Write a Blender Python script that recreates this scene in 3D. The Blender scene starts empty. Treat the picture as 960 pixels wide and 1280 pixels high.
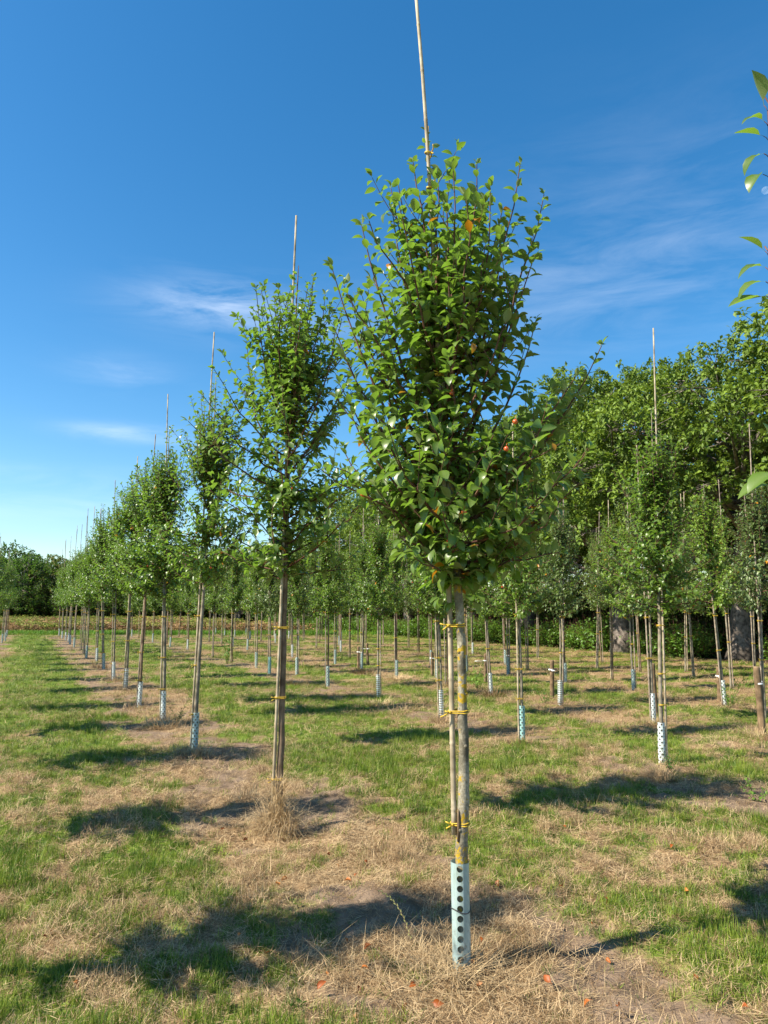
import bpy, math, random
import numpy as np
from mathutils import Vector, Matrix, Euler

random.seed(7)
RNG = np.random.default_rng(11)
SC = bpy.context.scene
COL = SC.collection

# ------------------------------------------------------------------ camera
F = 888.0
PITCH = math.atan(120 / F)
H = 1.6
cam = bpy.data.cameras.new('camera')
cam.sensor_fit = 'HORIZONTAL'
cam.sensor_width = 36
cam.lens = F / 960 * 36
cam.clip_start = 0.05
cam.clip_end = 6000
camo = bpy.data.objects.new('camera', cam)
camo.location = (0, 0, H)
camo.rotation_euler = (math.pi / 2 + PITCH, 0, 0)
COL.objects.link(camo)
SC.camera = camo


def ray(px, py):
    a = (px - 480) / F
    b = (640 - py) / F
    return np.array([a, math.cos(PITCH) - b * math.sin(PITCH), math.sin(PITCH) + b * math.cos(PITCH)])


def ground_pt(px, py):
    d = ray(px, py)
    t = -H / d[2]
    return d[0] * t, d[1] * t


def depth_pt(px, py, Y):
    d = ray(px, py)
    t = Y / d[1]
    return np.array([d[0] * t, Y, H + d[2] * t])


# rows of trees run along U, N is across the rows
UX, UY = -0.452, 0.892


def nt(n, t):
    return n * UY + t * UX, -n * UX + t * UY


ROW_N = [-1.0, 1.9, 5.7, 8.0, 10.6, 12.5, 14.2]


# ------------------------------------------------------------------ noise
def _hash(i, j, seed):
    with np.errstate(over='ignore'):
        v = (i.astype(np.int64) * 374761393 + j.astype(np.int64) * 668265263 + seed * 974634777)
        v = (v ^ (v >> 13)) * 1274126177
        v = v ^ (v >> 16)
    return (v & 0xffff) / 65535.0


def vnoise(x, y, seed=0):
    xi = np.floor(x).astype(np.int64)
    yi = np.floor(y).astype(np.int64)
    fx = x - xi
    fy = y - yi
    fx = fx * fx * (3 - 2 * fx)
    fy = fy * fy * (3 - 2 * fy)
    a = _hash(xi, yi, seed)
    b = _hash(xi + 1, yi, seed)
    c = _hash(xi, yi + 1, seed)
    d = _hash(xi + 1, yi + 1, seed)
    return (a * (1 - fx) + b * fx) * (1 - fy) + (c * (1 - fx) + d * fx) * fy


def fbm(x, y, sc, seed=0, octv=4):
    s = 0
    a = 0.5
    tot = 0
    for k in range(octv):
        s = s + a * vnoise(x * sc + 17.3 * k, y * sc - 9.1 * k, seed + k)
        tot += a
        a *= 0.55
        sc *= 2.1
    return s / tot


def row_dist(x, y):
    n = x * UY - y * UX
    t = x * UX + y * UY
    d = np.full_like(x, 99.0)
    for k, rn in enumerate(ROW_N):
        nn = rn + (0.006 * t if k < 2 else 0)
        d = np.minimum(d, np.abs(n - nn))
    return d, n, t


def sstep(a, b, x):
    q = np.clip((x - a) / (b - a), 0, 1)
    return q * q * (3 - 2 * q)


def masks(x, y):
    """green 0..1 and bare-soil 0..1 over the ground"""
    x = np.asarray(x, float)
    y = np.asarray(y, float)
    d, n, t = row_dist(x, y)
    g = fbm(x, y, 1.3, 3, 3)
    g2 = fbm(x, y, 7.0, 23, 3)
    wob = (fbm(x, y, 0.9, 41, 3) - 0.5) * 0.8
    dryrow = 1 - sstep(0.25, 0.95, d + wob)
    far = sstep(10, 30, y)
    inorch = sstep(14.8, 16.5, n)
    lane = sstep(-.7, -.1, n) * (1 - sstep(1.0, 1.5, n)) * sstep(6, 14, y)
    val = g * 0.42 + g2 * 0.58 + 0.055 + 0.03 * sstep(4, 9, y) + 0.01 * far + 0.09 * lane - 0.17 * dryrow * (1 + .3 * (n < 3))
    val = val - 0.10 * inorch * (1 - sstep(19, 22, n)) * (1 - sstep(20, 40, t))
    green = sstep(0.34, 0.68, val)
    # lush strip by the crop field and beyond the trees
    green = np.maximum(green, sstep(42.4, 42.8, y) * (1 - sstep(47, 48, y)))
    soil = sstep(0.53, 0.68, fbm(x, y, 2.0, 77, 3) + 0.20 * dryrow * (n < 6)
                 - 0.06) * (1 - green)
    soil = soil * sstep(0.2, 0.5, dryrow + 0.25)
    return green, soil, dryrow


def hgt(x, y):
    x = np.asarray(x, float)
    y = np.asarray(y, float)
    r = np.hypot(x, y)
    return ((fbm(x, y, 0.5, 91, 2) - 0.5) * 0.06 + (fbm(x, y, 9.0, 33, 2) - .5) * .05 * (1 - sstep(6, 12, r)) + (fbm(x, y, 3.2, 55, 3) - 0.5) * 0.075 *
            (1 - sstep(12, 25, r)))


# ------------------------------------------------------------------ mesh helpers
def mk_mesh(name, V, faces, mats, smooth=True, attrs=None, midx=None):
    """V (N,3); faces = list of int arrays (M,k)"""
    V = np.asarray(V, np.float32)
    me = bpy.data.meshes.new(name)
    me.vertices.add(len(V))
    me.vertices.foreach_set('co', V.ravel())
    idx = []
    starts = []
    p = 0
    for f in faces:
        f = np.asarray(f, np.int32)
        if len(f) == 0:
            continue
        k = f.shape[1]
        idx.append(f.ravel())
        starts.append(p + np.arange(len(f)) * k)
        p += len(f) * k
    idx = np.concatenate(idx)
    starts = np.concatenate(starts)
    me.loops.add(len(idx))
    me.loops.foreach_set('vertex_index', idx.astype(np.int32))
    me.polygons.add(len(starts))
    me.polygons.foreach_set('loop_start', starts.astype(np.int32))
    if smooth:
        me.polygons.foreach_set('use_smooth', np.ones(len(starts), bool))
    if not isinstance(mats, (list, tuple)):
        mats = [mats]
    for m in mats:
        me.materials.append(m)
    if midx is not None:
        me.polygons.foreach_set('material_index', np.asarray(midx, np.int32))
    me.update(calc_edges=True)
    me.validate()
    for an, arr in (attrs or {}).items():
        arr = np.asarray(arr, np.float32)
        if arr.ndim == 1:
            a = me.attributes.new(an, 'FLOAT', 'POINT')
            a.data.foreach_set('value', arr)
        else:
            a = me.attributes.new(an, 'FLOAT_COLOR', 'POINT')
            a.data.foreach_set('color', arr.ravel())
    return me


class MB:
    """collects pieces and makes one mesh"""

    def __init__(s):
        s.V = []
        s.F = {}
        s.A = []
        s.n = 0

    def add(s, V, faces, attr=None):
        V = np.asarray(V, float)
        for f in faces:
            f = np.asarray(f, np.int64)
            if len(f):
                s.F.setdefault(f.shape[1], []).append(f + s.n)
        s.V.append(V)
        if attr is None:
            attr = np.zeros((len(V), 4))
        s.A.append(attr)
        s.n += len(V)

    def mesh(s, name, mat, smooth=True, attr='tint'):
        return mk_mesh(name, np.concatenate(s.V), [np.concatenate(v) for v in s.F.values()], mat, smooth,
                       {attr: np.concatenate(s.A)})


def tube(P, R, sides=6, cap=True):
    P = np.asarray(P, float)
    R = np.broadcast_to(np.asarray(R, float), (len(P),))
    T = np.gradient(P, axis=0)
    T /= np.linalg.norm(T, axis=1)[:, None] + 1e-12
    ref = np.array([1.0, 0.0, 0.0]) if abs(T[0][0]) < 0.8 else np.array([0, 1.0, 0])
    V = []
    for i in range(len(P)):
        a = ref - T[i] * ref.dot(T[i])
        a /= np.linalg.norm(a) + 1e-12
        b = np.cross(T[i], a)
        ref = a
        th = np.arange(sides) * 2 * math.pi / sides
        V.append(P[i] + R[i] * (np.cos(th)[:, None] * a + np.sin(th)[:, None] * b))
    V = np.concatenate(V)
    i = np.arange(len(P) - 1)[:, None] * sides
    j = np.arange(sides)[None, :]
    q = np.stack([i + j, i + (j + 1) % sides, i + sides + (j + 1) % sides, i + sides + j], -1).reshape(-1, 4)
    fs = [q]
    if cap:
        fs.append(np.array([np.arange(sides)[::-1]]))
        fs.append(np.array([np.arange(sides) + (len(P) - 1) * sides]))
    return V, fs


def link(name, me, parent=None, loc=None):
    o = bpy.data.objects.new(name, me)
    COL.objects.link(o)
    if parent is not None:
        o.parent = parent
    if loc is not None:
        o.location = loc
    return o


def tag(o, label=None, cat=None, group=None, kind=None):
    if label:
        o['label'] = label
    if cat:
        o['category'] = cat
    if group:
        o['group'] = group
    if kind:
        o['kind'] = kind
    return o


# ------------------------------------------------------------------ materials
def new_mat(name):
    m = bpy.data.materials.new(name)
    m.use_nodes = True
    nt_ = m.node_tree
    nt_.nodes.clear()
    out = nt_.nodes.new('ShaderNodeOutputMaterial')
    return m, nt_.nodes, nt_.links, out


def ramp(nodes, stops, interp='LINEAR'):
    r = nodes.new('ShaderNodeValToRGB')
    r.color_ramp.interpolation = interp
    el = r.color_ramp.elements
    while len(el) < len(stops):
        el.new(0.5)
    for e, (p, c) in zip(el, stops):
        e.position = p
        e.color = (*c, 1) if len(c) == 3 else c
    return r


def mixc(nodes, links, fac, a, b, blend='MIX'):
    m = nodes.new('ShaderNodeMix')
    m.data_type = 'RGBA'
    m.blend_type = blend
    for sock, v in ((m.inputs[0], fac), (m.inputs[6], a), (m.inputs[7], b)):
        if hasattr(v, 'is_linked') or hasattr(v, 'links'):
            links.new(v, sock)
        elif isinstance(v, (int, float)):
            sock.default_value = v
        else:
            sock.default_value = (*v, 1)
    return m.outputs[2]


def leaf_mat(name, dark, light, under, yellow=(0.55, 0.25, 0.02), rough=0.42, transl=0.3, trc=(0.16, 0.34, 0.03)):
    m, N, L, out = new_mat(name)
    at = N.new('ShaderNodeAttribute')
    at.attribute_name = 'tint'
    sep = N.new('ShaderNodeSeparateColor')
    L.new(at.outputs['Color'], sep.inputs[0])
    geo = N.new('ShaderNodeNewGeometry')
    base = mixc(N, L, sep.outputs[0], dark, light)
    base = mixc(N, L, geo.outputs['Backfacing'], base, under)
    # midrib a bit paler
    rib = N.new('ShaderNodeMath')
    rib.operation = 'MULTIPLY'
    rib.inputs[1].default_value = 0.35
    L.new(sep.outputs[2], rib.inputs[0])
    base = mixc(N, L, rib.outputs[0], base, under)
    base = mixc(N, L, sep.outputs[1], base, yellow)
    tr = mixc(N, L, sep.outputs[1], trc, (0.5, 0.22, 0.012))
    pb = N.new('ShaderNodeBsdfPrincipled')
    L.new(base, pb.inputs['Base Color'])
    pb.inputs['Roughness'].default_value = rough
    pb.inputs['Specular IOR Level'].default_value = 0.5 if rough < .5 else .25
    tl = N.new('ShaderNodeBsdfTranslucent')
    L.new(tr, tl.inputs['Color'])
    mx = N.new('ShaderNodeMixShader')
    mx.inputs[0].default_value = transl
    L.new(pb.outputs[0], mx.inputs[1])
    L.new(tl.outputs[0], mx.inputs[2])
    L.new(mx.outputs[0], out.inputs[0])
    return m


def bark_mat(name, c1, c2, scale=40, lichen=None, stretch=(1, 1, 0.2), bump=0.4):
    m, N, L, out = new_mat(name)
    tc = N.new('ShaderNodeTexCoord')
    mp = N.new('ShaderNodeMapping')
    mp.inputs['Scale'].default_value = stretch
    L.new(tc.outputs['Object'], mp.inputs[0])
    nz = N.new('ShaderNodeTexNoise')
    nz.inputs['Scale'].default_value = scale
    nz.inputs['Detail'].default_value = 6
    nz.inputs['Roughness'].default_value = 0.65
    L.new(mp.outputs[0], nz.inputs[0])
    r = ramp(N, [(0.32, c1), (0.68, c2)])
    L.new(nz.outputs[0], r.inputs[0])
    col = r.outputs[0]
    # blotches
    n2 = N.new('ShaderNodeTexNoise')
    n2.inputs['Scale'].default_value = 9
    n2.inputs['Detail'].default_value = 3
    L.new(tc.outputs['Object'], n2.inputs[0])
    r2 = ramp(N, [(0.4, (0, 0, 0)), (0.65, (1, 1, 1))])
    L.new(n2.outputs[0], r2.inputs[0])
    col = mixc(N, L, r2.outputs[0], col, tuple(0.62 * a for a in c1))
    if lichen:
        n3 = N.new('ShaderNodeTexNoise')
        n3.inputs['Scale'].default_value = 38
        n3.inputs['Detail'].default_value = 6
        n3.inputs['Roughness'].default_value = 0.7
        L.new(tc.outputs['Object'], n3.inputs[0])
        n4 = N.new('ShaderNodeTexNoise')
        n4.inputs['Scale'].default_value = 7
        n4.inputs['Detail'].default_value = 2
        L.new(tc.outputs['Object'], n4.inputs[0])
        mm_ = N.new('ShaderNodeMath')
        mm_.operation = 'MULTIPLY_ADD'
        L.new(n4.outputs[0], mm_.inputs[0])
        mm_.inputs[1].default_value = .75
        L.new(n3.outputs[0], mm_.inputs[2])
        r3 = ramp(N, [(0.945, (0, 0, 0)), (0.995, (1, 1, 1))])
        L.new(mm_.outputs[0], r3.inputs[0])
        col = mixc(N, L, r3.outputs[0], col, lichen)
    pb = N.new('ShaderNodeBsdfPrincipled')
    pb.inputs['Roughness'].default_value = 0.85
    pb.inputs['Specular IOR Level'].default_value = 0.25
    L.new(col, pb.inputs['Base Color'])
    b = N.new('ShaderNodeBump')
    b.inputs['Strength'].default_value = bump
    b.inputs['Distance'].default_value = 0.006
    L.new(nz.outputs[0], b.inputs['Height'])
    L.new(b.outputs[0], pb.inputs['Normal'])
    L.new(pb.outputs[0], out.inputs[0])
    return m


def plain_mat(name, c1, c2, scale=12, rough=0.5, spec=0.4, transl=0.0, objrand=None, bump=0):
    """noise-varied colour; objrand adds per-object / per-instance variation between c1 and c2"""
    m, N, L, out = new_mat(name)
    tc = N.new('ShaderNodeTexCoord')
    nz = N.new('ShaderNodeTexNoise')
    nz.inputs['Scale'].default_value = scale
    nz.inputs['Detail'].default_value = 4
    L.new(tc.outputs['Object'], nz.inputs[0])
    fac = nz.outputs[0]
    if objrand:
        oi = N.new('ShaderNodeObjectInfo')
        ma = N.new('ShaderNodeMath')
        ma.operation = 'MULTIPLY_ADD'
        ma.inputs[1].default_value = objrand
        L.new(oi.outputs['Random'], ma.inputs[0])
        mb = N.new('ShaderNodeMath')
        mb.operation = 'MULTIPLY'
        mb.inputs[1].default_value = 1 - objrand
        L.new(nz.outputs[0], mb.inputs[0])
        L.new(mb.outputs[0], ma.inputs[2])
        fac = ma.outputs[0]
    r = ramp(N, [(0.25, c1), (0.75, c2)])
    L.new(fac, r.inputs[0])
    pb = N.new('ShaderNodeBsdfPrincipled')
    pb.inputs['Roughness'].default_value = rough
    pb.inputs['Specular IOR Level'].default_value = spec
    L.new(r.outputs[0], pb.inputs['Base Color'])
    if bump:
        b = N.new('ShaderNodeBump')
        b.inputs['Strength'].default_value = bump
        b.inputs['Distance'].default_value = 0.004
        L.new(nz.outputs[0], b.inputs['Height'])
        L.new(b.outputs[0], pb.inputs['Normal'])
    sh = pb.outputs[0]
    if transl:
        tl = N.new('ShaderNodeBsdfTranslucent')
        L.new(r.outputs[0], tl.inputs['Color'])
        mx = N.new('ShaderNodeMixShader')
        mx.inputs[0].default_value = transl
        L.new(sh, mx.inputs[1])
        L.new(tl.outputs[0], mx.inputs[2])
        sh = mx.outputs[0]
    L.new(sh, out.inputs[0])
    return m


M = {}
M['leaf_a'] = leaf_mat('apple_leaf', (0.032, 0.084, 0.008), (0.150, 0.235, 0.020), (0.22, 0.27, 0.11), rough=.36, transl=.34,
                       trc=(.24, .44, .035), yellow=(.40, .165, .008))
M['leaf_b'] = leaf_mat('light_leaf', (0.09, 0.17, 0.014), (0.22, 0.32, 0.032), (0.17, 0.24, 0.08),
                       trc=(0.28, 0.46, 0.04))
M['leaf_c'] = leaf_mat('olive_leaf', (0.065, 0.115, 0.026), (0.16, 0.22, 0.06), (0.17, 0.21, 0.11),
                       trc=(0.2, 0.32, 0.06))
M['oak_leaf'] = leaf_mat('oak_leaf', (0.050, 0.108, 0.010), (0.19, 0.27, 0.022), (0.12, 0.17, 0.045), rough=0.55, transl=.2,
                         trc=(0.28, 0.42, 0.03))
M['wood_leaf'] = leaf_mat('woodland_leaf', (0.030, 0.052, 0.010), (0.09, 0.115, 0.018), (0.08, 0.12, 0.04), rough=0.55)
M['wood_leaf_y'] = leaf_mat('woodland_leaf_yellowing', (0.075, 0.075, 0.012), (0.18, 0.135, 0.022), (0.15, 0.16, 0.05),
                            rough=0.55)
M['shrub_leaf'] = leaf_mat('shrub_leaf', (0.045, 0.12, 0.012), (0.13, 0.25, 0.03), (0.12, 0.2, 0.05),
                           trc=(0.25, 0.45, 0.03))
M['bark'] = bark_mat('apple_bark', (0.20, 0.165, 0.115), (0.40, 0.35, 0.26), 46, stretch=(1, 1, 0.35))
M['bark_main'] = bark_mat('lichen_bark', (0.15, 0.13, 0.09), (0.45, 0.41, 0.31), 85, lichen=(0.40, 0.26, 0.018),
                          stretch=(1, 1, 0.75), bump=.8)
M['bark_brown'] = bark_mat('brown_bark', (0.15, 0.10, 0.062), (0.33, 0.24, 0.165), 40, stretch=(1, 1, 0.12))
M['twig'] = bark_mat('twig_bark', (0.10, 0.045, 0.03), (0.21, 0.11, 0.075), 60)
M['oak_bark'] = bark_mat('oak_bark', (0.11, 0.09, 0.075), (0.30, 0.25, 0.21), 7, stretch=(1, 1, 0.25), bump=0.8)
M['cane'] = bark_mat('bamboo', (0.34, 0.27, 0.17), (0.58, 0.50, 0.37), 30, stretch=(1, 1, 0.08), bump=0.1)
M['cane_grey'] = bark_mat('weathered_bamboo', (0.27, 0.21, 0.155), (0.47, 0.39, 0.30), 30, stretch=(1, 1, 0.08), bump=0.1)
M['stake'] = bark_mat('stake_wood', (0.15, 0.10, 0.055), (0.31, 0.21, 0.12), 30, stretch=(1, 1, 0.08), bump=0.3)
M['tie'] = plain_mat('yellow_tie', (0.50, 0.32, 0.02), (0.66, 0.45, 0.05), 60, 0.45)
M['strap'] = plain_mat('white_strap', (0.70, 0.70, 0.68), (0.82, 0.82, 0.80), 40, 0.45)
M['wire'] = plain_mat('dark_wire', (0.03, 0.03, 0.03), (0.06, 0.055, 0.05), 40, 0.4)
M['guard_blue'] = plain_mat('pale_green_plastic', (0.30, 0.40, 0.38), (0.49, 0.60, 0.57), 14, 0.42, 0.4, 0.12)
M['guard_white'] = plain_mat('white_plastic', (0.60, 0.68, 0.66), (0.78, 0.82, 0.80), 25, 0.4, 0.5, 0.10)
M['guard_teal'] = plain_mat('teal_plastic', (0.20, 0.45, 0.42), (0.42, 0.62, 0.58), 25, 0.4, 0.5, 0.10)
M['fruit'] = plain_mat('apple_skin', (0.50, 0.03, 0.02), (0.62, 0.16, 0.04), 30, 0.25, 0.5)
M['grass'] = plain_mat('grass_blade', (0.06, 0.130, 0.010), (0.27, 0.335, 0.04), 6, 0.5, 0.35, 0.3, objrand=0.75)
M['straw'] = plain_mat('dry_grass', (0.19, 0.115, 0.052), (0.57, 0.415, 0.23), 5, 0.65, 0.25, 0.15, objrand=0.8)
M['straw_pale'] = plain_mat('pale_straw', (0.28, 0.18, 0.085), (0.60, 0.455, 0.255), 22, 0.6, 0.3, 0.15)
M['fallen'] = plain_mat('fallen_leaf', (0.30, 0.075, 0.012), (0.50, 0.18, 0.03), 30, 0.5, 0.4, 0.2, objrand=0.7)
M['crop_brown'] = plain_mat('crop_dry', (0.16, 0.090, 0.040), (0.36, 0.225, 0.10), 3, 0.7, 0.2, 0.15, objrand=0.8)
M['crop_green'] = plain_mat('crop_green', (0.12, 0.17, 0.02), (0.27, 0.29, 0.05), 3, 0.6, 0.3, 0.25, objrand=0.8)
M['lush'] = plain_mat('lush_grass', (0.07, 0.19, 0.008), (0.16, 0.34, 0.02), 3, 0.5, 0.3, 0.3, objrand=0.7)
M['weed'] = plain_mat('weed_leaf', (0.06, 0.15, 0.015), (0.16, 0.28, 0.03), 9, 0.5, 0.4, 0.25, objrand=0.5)


def guard_mat(name, c1, c2):
    m = plain_mat(name, c1, c2, 14, 0.42, 0.4, 0.12)
    N, L = m.node_tree.nodes, m.node_tree.links
    pb = [n for n in N if n.type == 'BSDF_PRINCIPLED'][0]
    src = pb.inputs['Base Color'].links[0].from_socket
    tc = N.new('ShaderNodeTexCoord')
    sp = N.new('ShaderNodeSeparateXYZ')
    L.new(tc.outputs['Object'], sp.inputs[0])
    nz = N.new('ShaderNodeTexNoise')
    nz.inputs['Scale'].default_value = 45
    nz.inputs['Detail'].default_value = 6
    L.new(tc.outputs['Object'], nz.inputs[0])
    # mud splashed up from the soil
    a = N.new('ShaderNodeMath')
    a.operation = 'MULTIPLY_ADD'
    L.new(sp.outputs[2], a.inputs[0])
    a.inputs[1].default_value = -1.1
    L.new(nz.outputs[0], a.inputs[2])
    rp = ramp(N, [(0.36, (0, 0, 0)), (0.58, (.8, .8, .8))])
    L.new(a.outputs[0], rp.inputs[0])
    c = mixc(N, L, rp.outputs[0], src, (0.20, 0.15, 0.10))
    # algae streaks and scuffs
    mp = N.new('ShaderNodeMapping')
    mp.inputs['Scale'].default_value = (1, 1, .12)
    L.new(tc.outputs['Object'], mp.inputs[0])
    n2 = N.new('ShaderNodeTexNoise')
    n2.inputs['Scale'].default_value = 70
    n2.inputs['Detail'].default_value = 4
    L.new(mp.outputs[0], n2.inputs[0])
    r2 = ramp(N, [(0.52, (0, 0, 0)), (0.72, (.55, .55, .55))])
    L.new(n2.outputs[0], r2.inputs[0])
    c = mixc(N, L, r2.outputs[0], c, (0.22, 0.27, 0.19))
    L.new(c, pb.inputs['Base Color'])
    return m


M['guard_front'] = guard_mat('scuffed_green_plastic', (0.27, 0.37, 0.355), (0.41, 0.52, 0.50))
M['guard_white'] = guard_mat('scuffed_white_plastic', (0.58, 0.66, 0.64), (0.76, 0.80, 0.78))


def ground_mat():
    m, N, L, out = new_mat('meadow_ground')
    at = N.new('ShaderNodeAttribute')
    at.attribute_name = 'cover'
    sep = N.new('ShaderNodeSeparateColor')
    L.new(at.outputs['Color'], sep.inputs[0])
    tc = N.new('ShaderNodeTexCoord')

    def noise(s, d=5, rgh=0.6):
        n = N.new('ShaderNodeTexNoise')
        n.inputs['Scale'].default_value = s
        n.inputs['Detail'].default_value = d
        n.inputs['Roughness'].default_value = rgh
        L.new(tc.outputs['Object'], n.inputs[0])
        return n.outputs[0]
    n1 = noise(55)
    n2 = noise(6)
    straw = ramp(N, [(0.3, (0.11, 0.068, 0.034)), (0.5, (0.29, 0.192, 0.10)), (0.72, (0.50, 0.365, 0.21))])
    L.new(n1, straw.inputs[0])
    green = ramp(N, [(0.3, (0.050, 0.095, 0.012)), (0.7, (0.18, 0.235, 0.034))])
    L.new(n1, green.inputs[0])
    soil = ramp(N, [(0.3, (0.14, 0.095, 0.062)), (0.7, (0.27, 0.195, 0.135))])
    L.new(n2, soil.inputs[0])
    # jitter the green mask with fine noise so patches have ragged edges
    ad = N.new('ShaderNodeMath')
    ad.operation = 'MULTIPLY_ADD'
    L.new(n1, ad.inputs[0])
    ad.inputs[1].default_value = 0.9
    L.new(sep.outputs[0], ad.inputs[2])
    mr = N.new('ShaderNodeMapRange')
    mr.inputs[1].default_value = 0.62
    mr.inputs[2].default_value = 1.22
    L.new(ad.outputs[0], mr.inputs[0])
    c = mixc(N, L, sep.outputs[1], straw.outputs[0], soil.outputs[0])
    c = mixc(N, L, mr.outputs[0], c, green.outputs[0])
    # leaf litter under the wood (blue channel)
    lit = ramp(N, [(0.3, (0.05, 0.036, 0.02)), (0.7, (0.12, 0.085, 0.045))])
    L.new(n1, lit.inputs[0])
    c = mixc(N, L, sep.outputs[2], c, lit.outputs[0])
    pb = N.new('ShaderNodeBsdfPrincipled')
    pb.inputs['Roughness'].default_value = 0.95
    pb.inputs['Specular IOR Level'].default_value = 0.1
    L.new(c, pb.inputs['Base Color'])
    b = N.new('ShaderNodeBump')
    b.inputs['Strength'].default_value = 0.6
    b.inputs['Distance'].default_value = 0.02
    L.new(n1, b.inputs['Height'])
    L.new(b.outputs[0], pb.inputs['Normal'])
    L.new(pb.outputs[0], out.inputs[0])
    return m


# ------------------------------------------------------------------ ground
def build_ground():
    rr = [0.35]
    while rr[-1] < 3000:
        rr.append(rr[-1] * 1.016 + 0.004)
    rr = np.array(rr)
    fine = np.radians(np.arange(-52, 52, 0.32))
    coarse = np.radians(np.arange(52, 308, 4.0))
    th = np.concatenate([fine, coarse])
    R_, T_ = np.meshgrid(rr, th, indexing='ij')
    X = R_ * np.sin(T_)
    Y = R_ * np.cos(T_)
    Z = hgt(X, Y)
    V = np.stack([X, Y, Z], -1).reshape(-1, 3)
    nr, na = R_.shape
    i = np.arange(nr - 1)[:, None] * na
    j = np.arange(na)[None, :]
    q = np.stack([i + j, i + na + j, i + na + (j + 1) % na, i + (j + 1) % na], -1).reshape(-1, 4)
    g, s, dr = masks(V[:, 0], V[:, 1])
    d, n, t = row_dist(V[:, 0], V[:, 1])
    wood = sstep(18.6, 20.0, n + (fbm(V[:, 0], V[:, 1], 0.7, 5, 3) - 0.5) * 1.6) * (1 - sstep(48, 60, n))
    wood = np.maximum(wood, sstep(84, 90, V[:, 1]) * (1 - sstep(120, 130, V[:, 1])))
    c0 = V[0:na].mean(0)
    V = np.concatenate([V, [c0]])
    q2 = np.stack([np.full(na, len(V) - 1), (np.arange(na)), (np.arange(na) + 1) % na], -1)
    A = np.zeros((len(V), 4))
    A[:-1, 0] = g
    A[:-1, 1] = s
    A[:-1, 2] = wood
    me = mk_mesh('ground', V, [q, q2], ground_mat(), True, {'cover': A})
    # make sure the normals face up
    if me.polygons[len(q) // 2].normal.z < 0:
        me.flip_normals()
    o = link('ground', me)
    tag(o, 'mown meadow ground of green grass, dry thatch and bare soil under the tree rows', 'ground', kind='structure')


build_ground()

# ------------------------------------------------------------------ scatter (stuff)
PROTO = bpy.data.collections.new('scatter_prototypes')   # not linked to the scene


def scatter(name, pts, rots, scls, idx, protos, label, cat):
    n = len(pts)
    me = bpy.data.meshes.new(name)
    me.vertices.add(n)
    me.vertices.foreach_set('co', np.asarray(pts, np.float32).ravel())
    for an, arr in (('rot', rots), ('scl', scls)):
        a = me.attributes.new(an, 'FLOAT_VECTOR', 'POINT')
        a.data.foreach_set('vector', np.asarray(arr, np.float32).ravel())
    a = me.attributes.new('pick', 'INT', 'POINT')
    a.data.foreach_set('value', np.asarray(idx, np.int32))
    c = bpy.data.collections.new(name + '_prototypes')
    for k, pm in enumerate(protos):
        o = bpy.data.objects.new('%s_clump_%02d' % (name, k), pm)
        c.objects.link(o)
    ng = bpy.data.node_groups.new(name, 'GeometryNodeTree')
    ng.interface.new_socket('Geometry', in_out='INPUT', socket_type='NodeSocketGeometry')
    ng.interface.new_socket('Geometry', in_out='OUTPUT', socket_type='NodeSocketGeometry')
    N = ng.nodes
    L = ng.links
    gi = N.new('NodeGroupInput')
    go = N.new('NodeGroupOutput')
    ip = N.new('GeometryNodeInstanceOnPoints')
    ci = N.new('GeometryNodeCollectionInfo')
    ci.inputs['Collection'].default_value = c
    ci.inputs['Separate Children'].default_value = True
    ci.inputs['Reset Children'].default_value = True

    def na(nm, ty):
        x = N.new('GeometryNodeInputNamedAttribute')
        x.data_type = ty
        x.inputs['Name'].default_value = nm
        return x.outputs['Attribute']
    er = N.new('FunctionNodeEulerToRotation')
    L.new(na('rot', 'FLOAT_VECTOR'), er.inputs[0])
    L.new(gi.outputs[0], ip.inputs['Points'])
    L.new(ci.outputs[0], ip.inputs['Instance'])
    ip.inputs['Pick Instance'].default_value = True
    L.new(na('pick', 'INT'), ip.inputs['Instance Index'])
    L.new(er.outputs[0], ip.inputs['Rotation'])
    L.new(na('scl', 'FLOAT_VECTOR'), ip.inputs['Scale'])
    L.new(ip.outputs[0], go.inputs[0])
    o = link(name, me)
    md = o.modifiers.new('scatter', 'NODES')
    md.node_group = ng
    tag(o, label, cat, kind='stuff')
    return o


def blade(mb, p, az, length, width, lean, curl, seg=3, roll=0.0):
    """a tapering blade from p, leaning in direction az"""
    t = np.linspace(0, 1, seg + 1)
    ang = lean + curl * t
    ds = length / seg
    hx = np.concatenate([[0], np.cumsum(np.sin(ang[:-1]) * ds)])
    hz = np.concatenate([[0], np.cumsum(np.cos(ang[:-1]) * ds)])
    d = np.array([math.cos(az), math.sin(az), 0])
    s = np.array([-math.sin(az + roll), math.cos(az + roll), 0])
    C = np.asarray(p)[None] + hx[:, None] * d + hz[:, None] * np.array([0, 0, 1.0])
    w = width * 0.5 * (1 - t ** 1.6)
    Vl = C[:-1] - s * w[:-1, None]
    Vr = C[:-1] + s * w[:-1, None]
    V = np.concatenate([Vl, Vr, C[-1:]])
    k = seg
    q = np.array([[i, i + k, i + k + 1, i + 1] for i in range(seg - 1)]).reshape(-1, 4)
    tr = np.array([[seg - 1, 2 * seg - 1, 2 * seg]])
    mb.add(V, [q, tr])


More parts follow.
